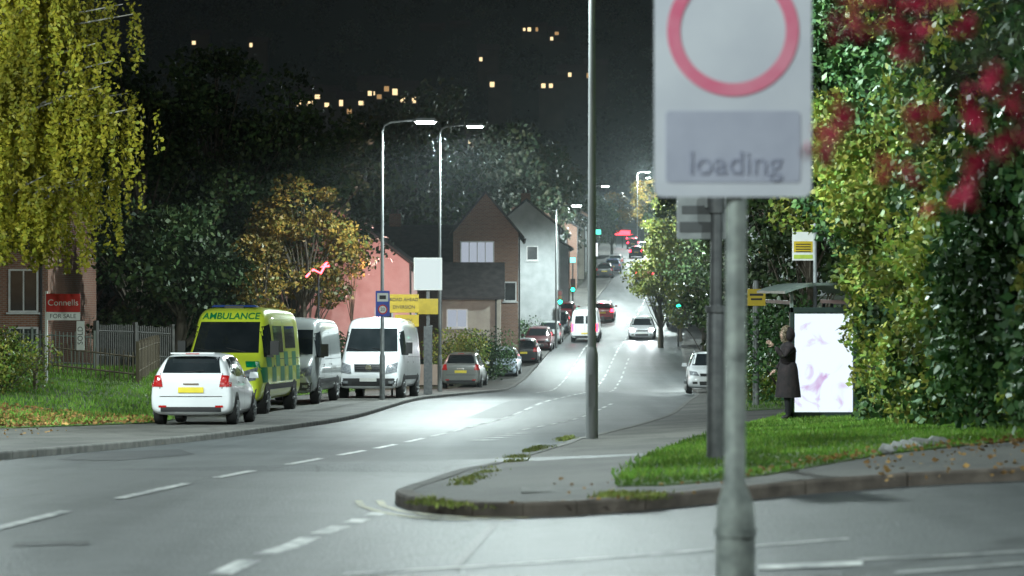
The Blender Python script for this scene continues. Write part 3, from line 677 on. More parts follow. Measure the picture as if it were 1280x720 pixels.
mb.obj('roof',[M('shelter_roof',(.14,.18,.16),(.2,.24,.22),4,.4)],e)
mb=MB(); 
for y0,y1 in ((.1,1.55),(1.65,3.15),(3.25,4.35)): mb.box((.6,(y0+y1)/2,1.25),(.01,y1-y0,1.7),0)
mg,nt,out=newmat('clear_glass'); gl=N(nt,'ShaderNodeBsdfTransparent'); gs=N(nt,'ShaderNodeBsdfGlossy'); gs.inputs['Roughness'].default_value=.05; mx=N(nt,'ShaderNodeMixShader'); mx.inputs[0].default_value=.12
nt.links.new(gl.outputs[0],mx.inputs[1]); nt.links.new(gs.outputs[0],mx.inputs[2]); nt.links.new(mx.outputs[0],out.inputs[0])
mb.obj('glazing',[mg],e)
mp_,nt,out=newmat('lit_poster'); em=N(nt,'ShaderNodeEmission'); tc=N(nt,'ShaderNodeTexCoord'); no=N(nt,'ShaderNodeTexNoise'); no.inputs['Scale'].default_value=1.7; no.inputs['Detail'].default_value=5; no.inputs['Distortion'].default_value=1.2
nt.links.new(tc.outputs['Object'],no.inputs['Vector']); rr=N(nt,'ShaderNodeValToRGB'); rr.color_ramp.elements[0].position=.28; rr.color_ramp.elements[0].color=(.5,.28,.55,1); rr.color_ramp.elements[1].position=.44; rr.color_ramp.elements[1].color=(.78,.90,1,1)
nt.links.new(no.outputs['Fac'],rr.inputs[0]); nt.links.new(rr.outputs[0],em.inputs[0]); em.inputs[1].default_value=1.2; nt.links.new(em.outputs[0],out.inputs[0])
mb=MB(); mb.box((0,-.083,1.06),(1.10,.006,1.86),0); mb.obj('poster_panel',[mp_],e)
BX,BD=lat(1008,46),46; zb=gz(BX,BD)+FH; e=empty('bus_stop_sign',(BX+.25,BD+.6,zb)); mb=MB(); mb.tube([(0,0,-.1),(0,0,3.95)],[.04,.038],10,0)
mb.box((-.24,0,3.5),(.44,.03,.75),1); mb.box((-.24,-.019,3.77),(.42,.005,.14),2); mb.box((-.24,-.019,3.40),(.38,.005,.22),3); mb.box((-.24,-.019,3.2),(.38,.005,.08),2)
for k in range(4): mb.box((-.24,-.023,3.45-k*.05),(.3,.003,.02),4)
mb.obj('post_and_flag',[m_galv,m_white,M('lime_panel',(.5,.62,.08),rough=.5),m_yel,m_black],e)

# ------------------------------------------------------------------ person
def skin_mesh(name,verts,edges,radii,mats,parent,root=0,sub=2):
    me=bpy.data.meshes.new(name); me.from_pydata(verts,edges,[]); o=bpy.data.objects.new(name,me); link(o)
    s=o.modifiers.new('sk','SKIN'); 
    for i,r in enumerate(radii):
        me.skin_vertices[0].data[i].radius=(r,r) if not isinstance(r,tuple) else r
        me.skin_vertices[0].data[i].use_root=(i==root)
    ss=o.modifiers.new('ss','SUBSURF'); ss.levels=sub; ss.render_levels=sub
    dg=bpy.context.evaluated_depsgraph_get(); m2=bpy.data.meshes.new_from_object(o.evaluated_get(dg)); bpy.data.objects.remove(o)
    m2.materials.clear()
    for m in mats: m2.materials.append(m)
    m2.polygons.foreach_set('use_smooth',[True]*len(m2.polygons))
    return link(bpy.data.objects.new(name,m2),parent)
m_coat=M('coat',(.012,.010,.012),(.03,.02,.022),10,.85,bump=.4,bscale=25); m_trs=M('trousers',(.012,.012,.015),rough=.9); m_shoe=M('shoes',(.015,.013,.012),rough=.5)
m_skin=M('skin',(.42,.27,.21),(.47,.31,.24),20,.55); m_fur=leafmat('fur_trim',[(.25,.19,.13),(.5,.42,.32)],8,.7,0,.8); m_hair=M('hair',(.06,.04,.025),rough=.7)
PX,PY=5.14,43.2; zb=gz(PX,PY)+FH+.005
pe=empty('person',(PX,PY,zb),(0,0,math.radians(12)))
bv=[(0,0,.92),(0,0,1.08),(0,0,1.28),(0,0,1.42),(.0,0,1.49),
 (.0,.09,.86),(.015,.095,.47),(.04,.095,.09),(-.10,.10,.045), (.0,-.09,.86),(-.05,-.095,.48),(-.03,-.095,.09),(-.17,-.1,.045),
 (0,.175,1.38),(-.03,.22,1.10),(-.17,.17,.96),
 (-.01,-.175,1.38),(-.16,-.20,1.18),(-.30,-.15,1.39)]
be=[(0,1),(1,2),(2,3),(3,4),(0,5),(5,6),(6,7),(7,8),(0,9),(9,10),(10,11),(11,12),(3,13),(13,14),(14,15),(3,16),(16,17),(17,18)]
br=[.155,(.15,.125),(.175,.135),.11,.065,.105,.07,.05,.04,.105,.07,.05,.04,.075,.058,.042,.075,.058,.042]
b=skin_mesh('body',bv,be,br,[m_coat,m_trs,m_shoe],pe)
for p in b.data.polygons:
    z=p.center.z; p.material_index=0 if z>.72 else (1 if z>.11 else 2)
mb=MB(); n=20; rings=[(.44,.235,.22),(.62,.215,.205),(.8,.19,.19),(.95,.175,.18),(1.06,.15,.165),(1.1,.12,.14)]
V=[(math.cos(2*math.pi*k/n)*(a+.012*math.sin(5*k)),math.sin(2*math.pi*k/n)*(c_+.012*math.cos(7*k)),z) for z,a,c_ in rings for k in range(n)]
mb.add(V,[(i*n+k,i*n+(k+1)%n,(i+1)*n+(k+1)%n,(i+1)*n+k) for i in range(len(rings)-1) for k in range(n)],0); mb.obj('coat_skirt',[m_coat],pe,smooth=True)
bm=bmesh.new(); bmesh.ops.create_uvsphere(bm,u_segments=24,v_segments=18,radius=1)
for v in bm.verts:
    x,y,z=v.co; v.co=Vector((x*.098,y*.076,z*.118))
    if z<0: v.co.x*=1-.15*(-z); v.co.y*=1-.32*(-z)
    if x<-.9 and -.35<z<.05: v.co.x-=.02*(1-abs(y)*3 if abs(y)<.3 else 0)
me=bpy.data.meshes.new('head'); bm.to_mesh(me); bm.free(); me.materials.append(m_skin); me.polygons.foreach_set('use_smooth',[True]*len(me.polygons))
h=link(bpy.data.objects.new('head',me),pe); h.location=(-.035,0,1.60); 
mb=MB()
mb.tube([(-.125,0,1.615),(-.15,0,1.585),(-.13,0,1.575)],[.008,.014,.01],7,0)
for s in (-1,1):
    mb.tube([(-.118,s*.03,1.607),(-.126,s*.03,1.607)],[.011,.006],8,1); mb.tube([(-.03,s*.074,1.60),(-.02,s*.085,1.61)],[.022,.016],8,0)
    mb.tube([(-.122,s*.045,1.628),(-.127,s*.018,1.63)],[.004,.004],5,1)
mb.tube([(-.119,-.022,1.545),(-.126,0,1.543),(-.119,.022,1.545)],[.004,.007,.004],6,2)
mb.obj('face_features',[m_skin,m_hair,M('lips',(.4,.15,.13))],pe,smooth=True)
V=[];Fc=[]; nu,nv=14,10
for i in range(nu+1):
    for j in range(nv+1):
        th=math.radians(-140+280*i/nu); ph=math.radians(-65+150*j/nv)
        V.append((.0+.125*math.cos(th)*math.cos(ph)+.01,.115*math.sin(th)*math.cos(ph),1.60+.155*math.sin(ph)))
Fc=[(i*(nv+1)+j,(i+1)*(nv+1)+j,(i+1)*(nv+1)+j+1,i*(nv+1)+j+1) for i in range(nu) for j in range(nv)]
mb=MB(); mb.add(V,Fc,0); ho=mb.obj('hood',[m_coat],pe,smooth=True); so=ho.modifiers.new('s','SOLIDIFY'); so.thickness=.02
P=[]
for s in (-1,1):
    for j in range(60):
        th=math.radians(140*s); ph=math.radians(-65+150*j/60); P.append(clump((.125*math.cos(th)*math.cos(ph),.115*math.sin(th)*math.cos(ph),1.60+.155*math.sin(ph)),.035,22))
quadmesh('fur_trim',leafV(np.concatenate(P),.03),[m_fur],pe)
def hand(w,dirv,up,side,parent):
    w=Vector(w); dv=Vector(dirv).normalized(); sv=Vector(side).normalized(); uv=Vector(up).normalized()
    vs=[w,w+dv*.05,w+dv*.085]; es=[(0,1),(1,2)]; rs=[.024,(.03),(.03)]
    for k,(o_,ln) in enumerate(((-.03,.065),(-.010,.075),(.010,.07),(.03,.055))):
        b0=len(vs); p0=w+dv*.09+sv*o_; vs+=[p0,p0+dv*ln*.5+uv*.003,p0+dv*ln-uv*.02]; es+=[(2,b0),(b0,b0+1),(b0+1,b0+2)]; rs+=[.010,.009,.007]
    b0=len(vs); p0=w+dv*.035-sv*.035; vs+=[p0,p0+dv*.03-sv*.025-uv*.01,p0+dv*.055-sv*.03-uv*.015]; es+=[(1,b0),(b0,b0+1),(b0+1,b0+2)]; rs+=[.012,.010,.008]
    skin_mesh('hand',[tuple(v) for v in vs],es,rs,[m_skin],parent,0,1)
hand((-.32,-.148,1.405),(-.8,.1,.5),(0,-1,0),(.5,0,.8),pe); hand((-.185,.168,.95),(-.7,-.1,-.5),(-.5,0,.7),(0,1,0),pe)
mb=MB(); mb.box((.03,.22,.82),(.3,.12,.3),0); mb.tube([(-.06,.22,.97),(-.0,.2,1.2),(.02,.13,1.42)],[.01]*3,5,0); mb.obj('shoulder_bag',[M('bag',(.05,.03,.025),rough=.6)],pe,bevel=.03)

# ------------------------------------------------------------------ left objects
BX,BD=lat(58,64),64; zb=gz(BX,BD)+FH-.1; e=empty('estate_agent_board',(BX,BD,zb)); mb=MB()
mb.box((0,0,1.3),(.07,.07,2.75),0); mb.box((.47,-.05,2.35),(.94,.02,.5),1); mb.box((.47,-.05,1.98),(.94,.02,.22),2); mb.box((.95,-.05,1.45),(.22,.02,.8),2)
mb.obj('board',[m_white,m_redb,m_white],e,bevel=.004)
text('Connells',.24,(.47,-.063,2.35),m_white,e); text('FOR SALE',.17,(.47,-.063,1.98),m_dark,e); text('SOLD',.2,(.95,-.063,1.45),m_dark,e,rot=(math.pi/2,-math.pi/2,0))
def fence(name,p0,p1,h,gap,mat,pale=.02,rails=(.2,.9),posts=2.0,zo=.1):
    mb=MB(); p0=Vector(p0);p1=Vector(p1); Ln=(p1-p0).length; n=int(Ln/gap); rz=math.atan2(p1.y-p0.y,p1.x-p0.x)
    for i in range(n+1):
        q=p0+(p1-p0)*i/n; z=gz(q.x,q.y)+zo; hh=h*random.uniform(.98,1.02); mb.box((q.x,q.y,z+hh/2),(pale,pale,hh),0,rz)
    k=max(1,int(Ln/posts))
    for i in range(k+1):
        q=p0+(p1-p0)*i/k; z=gz(q.x,q.y)+zo; mb.box((q.x,q.y,z+h*.53),(pale*3,pale*3,h*1.1),0,rz)
    for r in rails:
        for i in range(k):
            a=p0+(p1-p0)*i/k;b=p0+(p1-p0)*(i+1)/k; mb.tube([(a.x,a.y,gz(a.x,a.y)+zo+h*r),(b.x,b.y,gz(b.x,b.y)+zo+h*r)],[pale*.9,pale*.9],4,0)
    return mb.obj(name,[mat])
fence('metal_railing',(lat(-40,74),74),(lat(118,76),76),1.25,.13,m_rail,.024)
fence('wooden_fence',(lat(55,70),70),(lat(172,71),71),.95,.14,m_wood,.03,(.3,.85)); fence('wooden_fence',(lat(172,71),71),(lat(205,92),92),1.2,.16,m_wood,.035,(.3,.85))
fence('garden_fence',(lat(120,84),84),(lat(215,88),88),1.6,.12,M('weathered_fence',(.05,.05,.045),(.08,.075,.07),4),.05,(.3,.85))
mb=MB(); X0,D0=lat(20,60),60; z=gz(X0,D0)+.11
mb.box((X0,D0,z+.5),(1.3,.3,.06),0); 
for s in (-.5,.5): mb.box((X0+s,D0,z+.24),(.09,.25,.5),0)
mb.box((X0,D0+.16,z+.75),(1.3,.04,.12),0); mb.box((X0-.5,D0+.18,z+.62),(.06,.04,.4),0); mb.box((X0+.5,D0+.18,z+.62),(.06,.04,.4),0); mb.obj('park_bench',[m_wood],bevel=.01)
X0,D0=-3.97+.05,70.7; zb=gz(X0,D0)+.1; e=empty('camera_sign',(X0-.02,D0,zb)); mb=MB(); mb.tube([(0,.1,0),(0,.1,3.35)],[.04,.04],10,0)
plate(mb,0,0,2.93,.43,.78,.03,.01,1); plate(mb,0,-.004,3.12,.34,.26,.02,.003,2); mb.obj('sign',[m_galv,m_blue,m_white],e)
mb=MB(); mb.tube([(0,-.008,2.75),(0,-.012,2.75)],[.15,.15],20,0); mb.tube([(0,-.012,2.75),(0,-.016,2.75)],[.11,.11],20,1); mb.box((0,-.012,3.12),(.2,.006,.12),2); mb.obj('roundel',[m_redb,m_white,m_dark],e)
text('20',.14,(0,-.02,2.75),m_dark,e)
X0,D0=lat(505,78),78; zb=gz(X0,D0); e=empty('temporary_road_sign',(X0,D0,zb)); mb=MB()
for s in (-.4,.4): mb.tube([(s,.05,0),(s,.05,3.5)],[.035,.035],8,0)
mb.box((0,0,3.2),(1.0,.03,.62),1); mb.box((.1,-.01,2.62),(.8,.03,.40),1); mb.obj('sign',[m_galv,m_yeld],e,bevel=.004); text('ROAD AHEAD',.15,(0,-.035,3.33),m_dark,e); text('DIVERSION',.15,(0,-.035,3.08),m_dark,e); text('HGV',.17,(.1,-.035,2.62),m_dark,e)
X0,D0=lat(535,82),82; zb=gz(X0,D0); e=empty('lit_advertising_sign',(X0,D0,zb)); mb=MB(); mb.box((0,0,1.2),(.30,.24,2.6),0); mb.box((0,0,4.35),(1.0,.25,1.15),1); mb.box((0,-.13,4.35),(.92,.01,1.05),2); mb.box((0,-.02,3.2),(.72,.2,.55),3); mb.box((0,.05,3.2),(.12,.12,1.6),0)
mb.obj('totem',[m_postd,m_white,emis('sign_backlight',(.85,1,1),.85),m_yel],e,bevel=.01)
for (tx,td) in ((716,172),(700,158),(848,150)):
    X0=lat(tx,td); zb=gz(X0,td)+.1; e=empty('traffic_light',(X0,td,zb)); mb=MB(); mb.tube([(0,0,0),(0,0,3.4)],[.06,.06],8,0); mb.box((0,-.12,2.9),(.36,.2,1.0),1)
    for k,m_ in ((0,2),(1,3),(2,4)): mb.tube([(0,-.22,3.2-.3*k),(0,-.26,3.2-.3*k)],[.14,.14],12,m_)
    mb.obj('signal',[m_postd,m_black,M('red_off',(.1,.01,.01)),M('amber_off',(.1,.05,.01)),emis('green_signal',(.02,1,.5),9)],e)
mb=MB(); X0,D0=lat(400,95),94.2; z=.75
mb.tube([(X0-.5,D0,z-.3),(X0-.2,D0,z+.0),(X0+.1,D0,z-.15),(X0+.35,D0,z+.3),(X0+.1,D0,z+.1),(X0+.45,D0,z+.15)],[.05]*6,6,0); mb.tube([(X0,D0+.1,gz(X0,D0)),(X0,D0+.1,z)],[.04,.04],6,1); ns=mb.obj('neon_sign',[emis('neon_red',(1,.06,.08),12),m_dark])
li=bpy.data.lights.new('pink_wall_fill','POINT'); li.energy=900; li.color=(1,.62,.55); li.shadow_soft_size=.4; lo=bpy.data.objects.new('pink_wall_fill',li); link(lo,ns); lo.location=(lat(470,108),108,1.0)  # fill light without a fixture, added to brighten the pink gable wall

# ------------------------------------------------------------------ buildings
def windowm(mb,face,u,v,z,w,h,lit=1,bars=1):
    def bx(du,dz,sw,sh,out,th,mi):
        if face=='f': mb.box((u+du,v-out,z+dz),(sw,th,sh),mi)
        elif face=='r': mb.box((v+out,u+du,z+dz),(th,sw,sh),mi)
        else: mb.box((v-out,u+du,z+dz),(th,sw,sh),mi)
    bx(0,0,w,h,.01,.03,lit)
    for s in (-1,1): bx(s*(w/2+.02),0,.07,h+.1,.03,.08,0); bx(0,s*(h/2+.02),w+.0,.07,.028,.07,0)
    for k in range(bars): bx(w*((k+1)/(bars+1)-.5),0,.05,h,.026,.05,0)
    bx(0,-h/2-.09,w+.25,.06,.07,.14,0)
wm=[m_frame,m_wglass,m_wlit,m_wlit2,m_wlit3,m_dark]
def house(name,x0,x1,y0,y1,zb,eave,ridge,axis,wall,roof,wins=(),chim=None,ov=.35,pipe=True):
    mb=MB(); zb-=.6
    if axis=='y':
        xm=(x0+x1)/2
        mb.add([(x0,y0,zb),(x1,y0,zb),(x1,y0,eave),(xm,y0,ridge),(x0,y0,eave),(x0,y1,zb),(x1,y1,zb),(x1,y1,eave),(xm,y1,ridge),(x0,y1,eave)],[(0,1,2,3,4),(9,8,7,6,5),(1,6,7,2),(0,4,9,5)],0)
    else:
        ym=(y0+y1)/2
        mb.add([(x0,y0,zb),(x0,y1,zb),(x0,y1,eave),(x0,ym,ridge),(x0,y0,eave),(x1,y0,zb),(x1,y1,zb),(x1,y1,eave),(x1,ym,ridge),(x1,y0,eave)],[(0,1,2,3,4),(9,8,7,6,5),(0,4,9,5),(1,6,7,2)],0)
    o=mb.obj(name,[wall])
    mr=MB(); t=.16
    def slab(a,b,c,d):
        V=[Vector(p) for p in (a,b,c,d)]; mr.add([v+Vector((0,0,.03)) for v in V]+[v+Vector((0,0,.03+t)) for v in V],[(3,2,1,0),(4,5,6,7),(0,1,5,4),(1,2,6,5),(2,3,7,6),(3,0,4,7)],0)
    if axis=='y':
        xm=(x0+x1)/2; k=(ridge-eave)/(xm-x0)
        slab((x0-ov,y0-ov*.6,eave-k*ov),(xm-.003,y0-ov*.6,ridge),(xm-.003,y1+ov*.6,ridge),(x0-ov,y1+ov*.6,eave-k*ov)); slab((x1+ov,y0-ov*.6,eave-k*ov),(xm+.003,y0-ov*.6,ridge),(xm+.003,y1+ov*.6,ridge),(x1+ov,y1+ov*.6,eave-k*ov))
        mr.box((x1+.06,y0+.15,(zb+eave)/2),(.09,.09,eave-zb),1)
        mr.box((x1+ov+.04,(y0+y1)/2,eave-k*ov+.05),(.1,y1-y0,.1),1)
    else:
        ym=(y0+y1)/2; k=(ridge-eave)/(ym-y0)
        slab((x0-ov*.6,y0-ov,eave-k*ov),(x0-ov*.6,ym-.003,ridge),(x1+ov*.6,ym-.003,ridge),(x1+ov*.6,y0-ov,eave-k*ov)); slab((x0-ov*.6,y1+ov,eave-k*ov),(x0-ov*.6,ym+.003,ridge),(x1+ov*.6,ym+.003,ridge),(x1+ov*.6,y1+ov,eave-k*ov))
        mr.box(((x0+x1)/2,y0-ov-.05,eave-k*ov+.06),(x1-x0+ov,.1,.1),1)
        mr.box((x1-.25,y0-.06,(zb+eave)/2),(.09,.09,eave-zb),1)
    mr.obj('roof',[roof,m_dark],o)
    mc=MB()
    if chim:
        for cx,cy in chim: mc.box((cx,cy,ridge+.2),(.7,.5,1.3),0); mc.tube([(cx-.15,cy,ridge+.85),(cx-.15,cy,ridge+1.15)],[.09,.08],8,1); mc.tube([(cx+.15,cy,ridge+.85),(cx+.15,cy,ridge+1.15)],[.09,.08],8,1)
        mc.obj('chimney',[m_brick,m_roofr],o)
    mw=MB()
    for w in wins: windowm(mw,*w)
    if wins: mw.obj('windows',wm,o)
    return o
house('rendered_house',-12.4,-5.05,114,124,gz(-8,115),1.2,3.95,'y',m_pink,m_roof,[('f',-6.3,114,-1.5,.8,1.0,1,0)])
house('brick_house',-24,-17.2,86,96,gz(-18,86),1.6,4.2,'x',m_brick,m_roofr,[('f',-18.1,86,-.1,1.0,1.5,1,1),('f',-18.1,86,-2.2,1.0,1.4,1,1),('f',-20.2,86,-.1,1.2,1.5,1,1)])
house('detached_house',-8.0,-3.5,134,144,gz(-5,134),1.4,3.6,'x',m_brick2,m_roof,[('f',-4.4,134,-.2,.8,1.0,1,0)],chim=[(-7,139)])
house('brick_house',-3.3,.35,130,141,gz(-1,130),3.1,5.3,'y',m_brick2,m_roof,[('f',-1.95,130,2.0,1.8,1.15,3,3),('f',-.1,130,-.2,.6,1.0,1,0),('f',-2.2,130,-.8,1.4,1.1,1,2),('r',133,.35,1.8,1.0,1.1,1,1),('r',137,.35,1.8,1.0,1.1,1,1)])
house('garage_annex',-3.7,-.6,122.5,127.5,gz(-2,123),-.4,1.2,'x',m_cream,m_roof,[('f',-2.9,122.5,-1.6,1.0,.9,3,1)])
house('white_house',-1.2,3.2,160,171,gz(1,160),4.2,6.0,'y',m_rend,m_roof,[('r',163,3.2,2.6,1.2,1.2,1,1),('r',168,3.2,2.6,1.2,1.2,1,1),('r',163,3.2,-.6,1.4,1.3,3,1),('f',1.4,160,2.4,.7,.9,1,0)],chim=[(1,168)])
yy=177; xr=4.3; mats_=[m_rend,m_brick2,m_rend,m_brick,m_cream,m_rend,m_brick2]
for k in range(7):
    zz=gz(xr,yy); house('terraced_house',xr-7,xr,yy,yy+9,zz,zz+5.6,zz+7.6,'y',mats_[k],m_roof,[('r',yy+2.4,xr,zz+4,1.2,1.3,random.choice([1,1,2,3]),1),('r',yy+6.4,xr,zz+4,1.2,1.3,1,1),('r',yy+2.4,xr,zz+1.3,1.6,1.4,random.choice([1,3,2]),1),('f',xr-2,yy,zz+4,.9,1.1,1,1)],chim=[(xr-3.5,yy+4)])
    yy+=11+k*1.5; xr=float(L(yy))-2.6-.0*k
yy=205
for k in range(7):
    xl=float(R(yy))+4.5; zz=gz(xl,yy); house('terraced_house',xl,xl+8,yy,yy+10,zz,zz+5.4,zz+7.8,'y',mats_[(k+2)%7],m_roof,[('l',yy+2.4,xl,zz+4,1.2,1.3,random.choice([1,2,3]),1),('l',yy+6.4,xl,zz+1.4,1.8,1.5,random.choice([1,3]),1),('f',xl+2,yy,zz+4,1.1,1.2,random.choice([1,2]),1),('f',xl+2,yy,zz+1.4,1.1,1.2,1,1)],chim=[(xl+4,yy+5)]); yy+=20
for (b,y,d,c,s,w,h) in ((778,291,330,(1,.03,.05),8,2.4,.7),(745,290,262,(.1,1,.7),2,1.2,.6),(742,312,235,(.9,.95,1),1.5,.9,1.5),(716,325,200,(.3,1,.9),2,.5,.5),(806,232,360,(.9,.95,1),4,1.5,.8),(770,275,345,(.1,.3,1),4,1.6,.8)):
    X0=lat(b,d); z=-(y-360)/F*d; mb=MB(); gg=gz(X0,d); mb.box((X0,d,z),(w,.15,h),1); mb.box((X0,d-.08,z),(w*.92,.01,h*.9),0); mb.tube([(X0,d+.1,gg),(X0,d+.1,z)],[.06,.06],6,1); mb.obj('shop_sign',[emis('shop_sign_lit',c,s),m_dark])
hillpos=[]
for (b,y,d,w,lits) in ((540,40,820,9,4),(575,37,835,7,2),(668,40,800,9,3),(697,45,790,6,2),(140,125,520,6,2),(385,124,520,6,3),(408,126,515,6,2),(438,134,500,6,3),(465,112,560,7,3),(485,116,530,6,2),(505,120,512,6,3),(715,98,560,7,2),(690,112,540,6,2),(600,186,400,5,2),(430,212,330,6,1),(745,90,600,6,1),(322,60,700,6,1),(625,110,590,6,1),(250,50,750,6,1),(610,70,650,6,1)):
    X0=lat(b,d); zb=-(y-360)/F*d-2.5; wins=[]; hillpos.append((X0,d,zb,w))
    for k in range(lits): wins.append(('f',X0-w/2+1.0+k*random.uniform(1.6,2.2),d,zb+random.choice([1.6,3.4]),random.uniform(.8,1.3),random.uniform(.9,1.4),random.choice([2,2,2,4]),0))
    house('hillside_house',X0-w/2,X0+w/2,d,d+6,zb-6,zb+4.4,zb+6.0,'x',m_hill,m_roofr,wins)
mb=MB()
for d in (118,124,131): mb.box((float(L(d))-2.9,d,gz(float(L(d))-2.9,d)+.75),(.45,.45,1.7),0)
mb.box((float(L(121))-3.0,121.2,gz(float(L(121))-3,121)+.5),(.25,5.6,1.1),0,-.08); mb.obj('brick_wall',[m_brick2],bevel=.01)
mb=MB(); mb.box((-4.4,113,gz(-4.4,113)+.45),(3.2,.25,1.0),0); mb.obj('garden_wall',[m_cream],bevel=.01)

# ------------------------------------------------------------------ vegetation
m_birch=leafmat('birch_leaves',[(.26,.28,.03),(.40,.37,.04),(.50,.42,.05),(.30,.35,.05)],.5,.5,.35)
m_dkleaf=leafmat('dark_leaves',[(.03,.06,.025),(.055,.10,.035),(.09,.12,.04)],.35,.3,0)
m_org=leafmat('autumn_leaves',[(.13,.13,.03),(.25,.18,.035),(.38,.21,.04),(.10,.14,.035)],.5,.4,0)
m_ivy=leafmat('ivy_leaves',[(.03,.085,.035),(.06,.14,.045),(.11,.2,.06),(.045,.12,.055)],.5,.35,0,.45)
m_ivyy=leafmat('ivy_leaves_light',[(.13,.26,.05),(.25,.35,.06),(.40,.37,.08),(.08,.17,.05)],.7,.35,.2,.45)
m_yg=leafmat('yellow_green_leaves',[(.12,.19,.035),(.22,.26,.05),(.3,.28,.06)],.5,.5,0)
m_far=leafmat('distant_leaves',[(.03,.055,.033),(.055,.08,.042),(.09,.085,.05)],.05,.3,0)
bx,bd=-12.9,57; z0=gz(bx,bd); mb=MB()
tr=[Vector((bx,bd,z0-.1)),Vector((bx+.1,bd,z0+2)),Vector((bx-.1,bd,z0+5)),Vector((bx+.1,bd,z0+8)),Vector((bx,bd,z0+12.5))]
mb.tube(tr,[.24,.2,.15,.1,.03],10,0); P=[]
for i in range(95):
    a=random.uniform(0,2*math.pi); hz=random.uniform(4.0,12.6); prof=math.sin(min(1,max(.1,(13.8-hz)/7.5))*math.pi/2)*(1-.25*max(0,(6-hz)/3)); r=3.9*prof*random.uniform(.5,1.05)
    s=tr[0]+(tr[-1]-tr[0])*((hz-1)/12.5); t=Vector((bx+math.cos(a)*r,bd+math.sin(a)*r,z0+hz+.8)); m_=(s+t)/2+Vector((0,0,.6))
    mb.tube([s,m_,t],[.05,.03,.01],5,0,False)
    for k in range(17):
        u=random.uniform(.35,1.05); q=s.lerp(t,u)+Vector((random.gauss(0,.3),random.gauss(0,.3),.5*math.sin(u*3.1)))
        ln=random.uniform(.7,2.4)*(.5+.6*u); n=int(ln*34); tt=np.linspace(0,1,n)
        sw=np.array([random.gauss(0,.15),random.gauss(0,.15)])
        st=np.stack([q.x+sw[0]*tt+rng.normal(0,.055,n),q.y+sw[1]*tt+rng.normal(0,.055,n),q.z-ln*tt+rng.normal(0,.03,n)],1)
        P.append(st)
o=mb.obj('birch_tree',[m_barkw],smooth=True); P=np.concatenate(P); P=P[P[:,2]>.15+.45*np.sin(P[:,0]*3)]; quadmesh('foliage',leafV(P,.13,0,.6),[m_birch],o)
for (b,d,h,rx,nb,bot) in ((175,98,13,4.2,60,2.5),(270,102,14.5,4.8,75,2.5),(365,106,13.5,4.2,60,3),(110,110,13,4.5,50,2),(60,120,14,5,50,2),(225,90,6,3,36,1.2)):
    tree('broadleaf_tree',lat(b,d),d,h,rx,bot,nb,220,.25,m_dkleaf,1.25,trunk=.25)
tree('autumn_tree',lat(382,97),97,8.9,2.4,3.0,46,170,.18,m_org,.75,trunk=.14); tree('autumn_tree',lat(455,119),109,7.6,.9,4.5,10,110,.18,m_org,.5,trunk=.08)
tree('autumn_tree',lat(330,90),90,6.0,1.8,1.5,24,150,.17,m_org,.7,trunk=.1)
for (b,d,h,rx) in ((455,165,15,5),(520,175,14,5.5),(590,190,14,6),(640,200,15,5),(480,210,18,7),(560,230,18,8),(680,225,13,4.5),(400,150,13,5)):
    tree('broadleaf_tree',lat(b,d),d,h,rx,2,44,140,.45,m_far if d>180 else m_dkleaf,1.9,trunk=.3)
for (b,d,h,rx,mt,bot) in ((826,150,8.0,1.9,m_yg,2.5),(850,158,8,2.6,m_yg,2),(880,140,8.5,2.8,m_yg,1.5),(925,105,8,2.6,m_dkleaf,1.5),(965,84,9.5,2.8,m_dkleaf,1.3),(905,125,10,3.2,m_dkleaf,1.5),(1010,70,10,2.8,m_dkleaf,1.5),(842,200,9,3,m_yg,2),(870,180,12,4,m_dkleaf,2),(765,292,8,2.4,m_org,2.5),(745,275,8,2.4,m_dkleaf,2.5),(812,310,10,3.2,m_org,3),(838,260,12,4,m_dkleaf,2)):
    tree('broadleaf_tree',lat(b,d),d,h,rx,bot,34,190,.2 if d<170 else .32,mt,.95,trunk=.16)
def bush(name,X,d,w,dep,h,n,s,mat,nc=12):
    z=gz(X,d); P=[]; mb=MB()
    for k in range(nc):
        c=(X+random.uniform(-w,w)/2,d+random.uniform(-dep,dep)/2,z+h*random.uniform(.25,.75)); P.append(clump(c,h*.38,n//nc,.9)); mb.tube([(X,d,z-.05),c],[.03,.01],4,0)
    o=mb.obj(name,[m_bark]); quadmesh('foliage',leafV(np.concatenate(P),s),[mat],o)
bush('hedge',lat(-2,58),58,1.6,3,1.7,5000,.09,m_ivyy,20); bush('shrub',lat(568,114),114,1.8,2,2.7,4200,.13,m_ivyy); bush('shrub',lat(602,117),117,2.0,2,3.0,4200,.13,m_ivy); bush('shrub',lat(655,150),150,1.6,2,2,1500,.14,m_ivy); bush('shrub',lat(185,92),92,5,2,2.4,4200,.16,m_dkleaf,20); bush('shrub',lat(250,94),94,5,2,2.6,4200,.16,m_dkleaf,20); bush('shrub',lat(400,100),100,5,2,2.2,3600,.16,m_dkleaf,20)
bush('shrub',lat(955,66),66,1.4,3,1.2,2600,.1,m_ivyy); bush('shrub',lat(990,62),62,2.5,5,2.8,4000,.12,m_ivy)
P1=[];P2=[]; mb=MB()
for k in range(330):
    t=random.random(); d=20.6+t*22.5; zl=gz(6,d)
    zz=random.uniform(0,8.2); face=4.95+1.05*t+.25*math.sin(d*1.1)+.2*math.sin(zz*1.7+d)
    if t>.62 and zz>2.6: face-=1.15*min(1,(zz-2.6)/1.0)*min(1,(t-.62)/.2)
    if t>.9 and zz<2.4: continue
    if zz>6.5: face+=(zz-6.5)*.3
    r=random.uniform(.45,.85); c=(face+r*.9,d,zl+.25+zz)
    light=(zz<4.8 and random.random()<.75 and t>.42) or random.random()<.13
    (P2 if light else P1).append(clump(c,r,int(430*r*r/.4),.85))
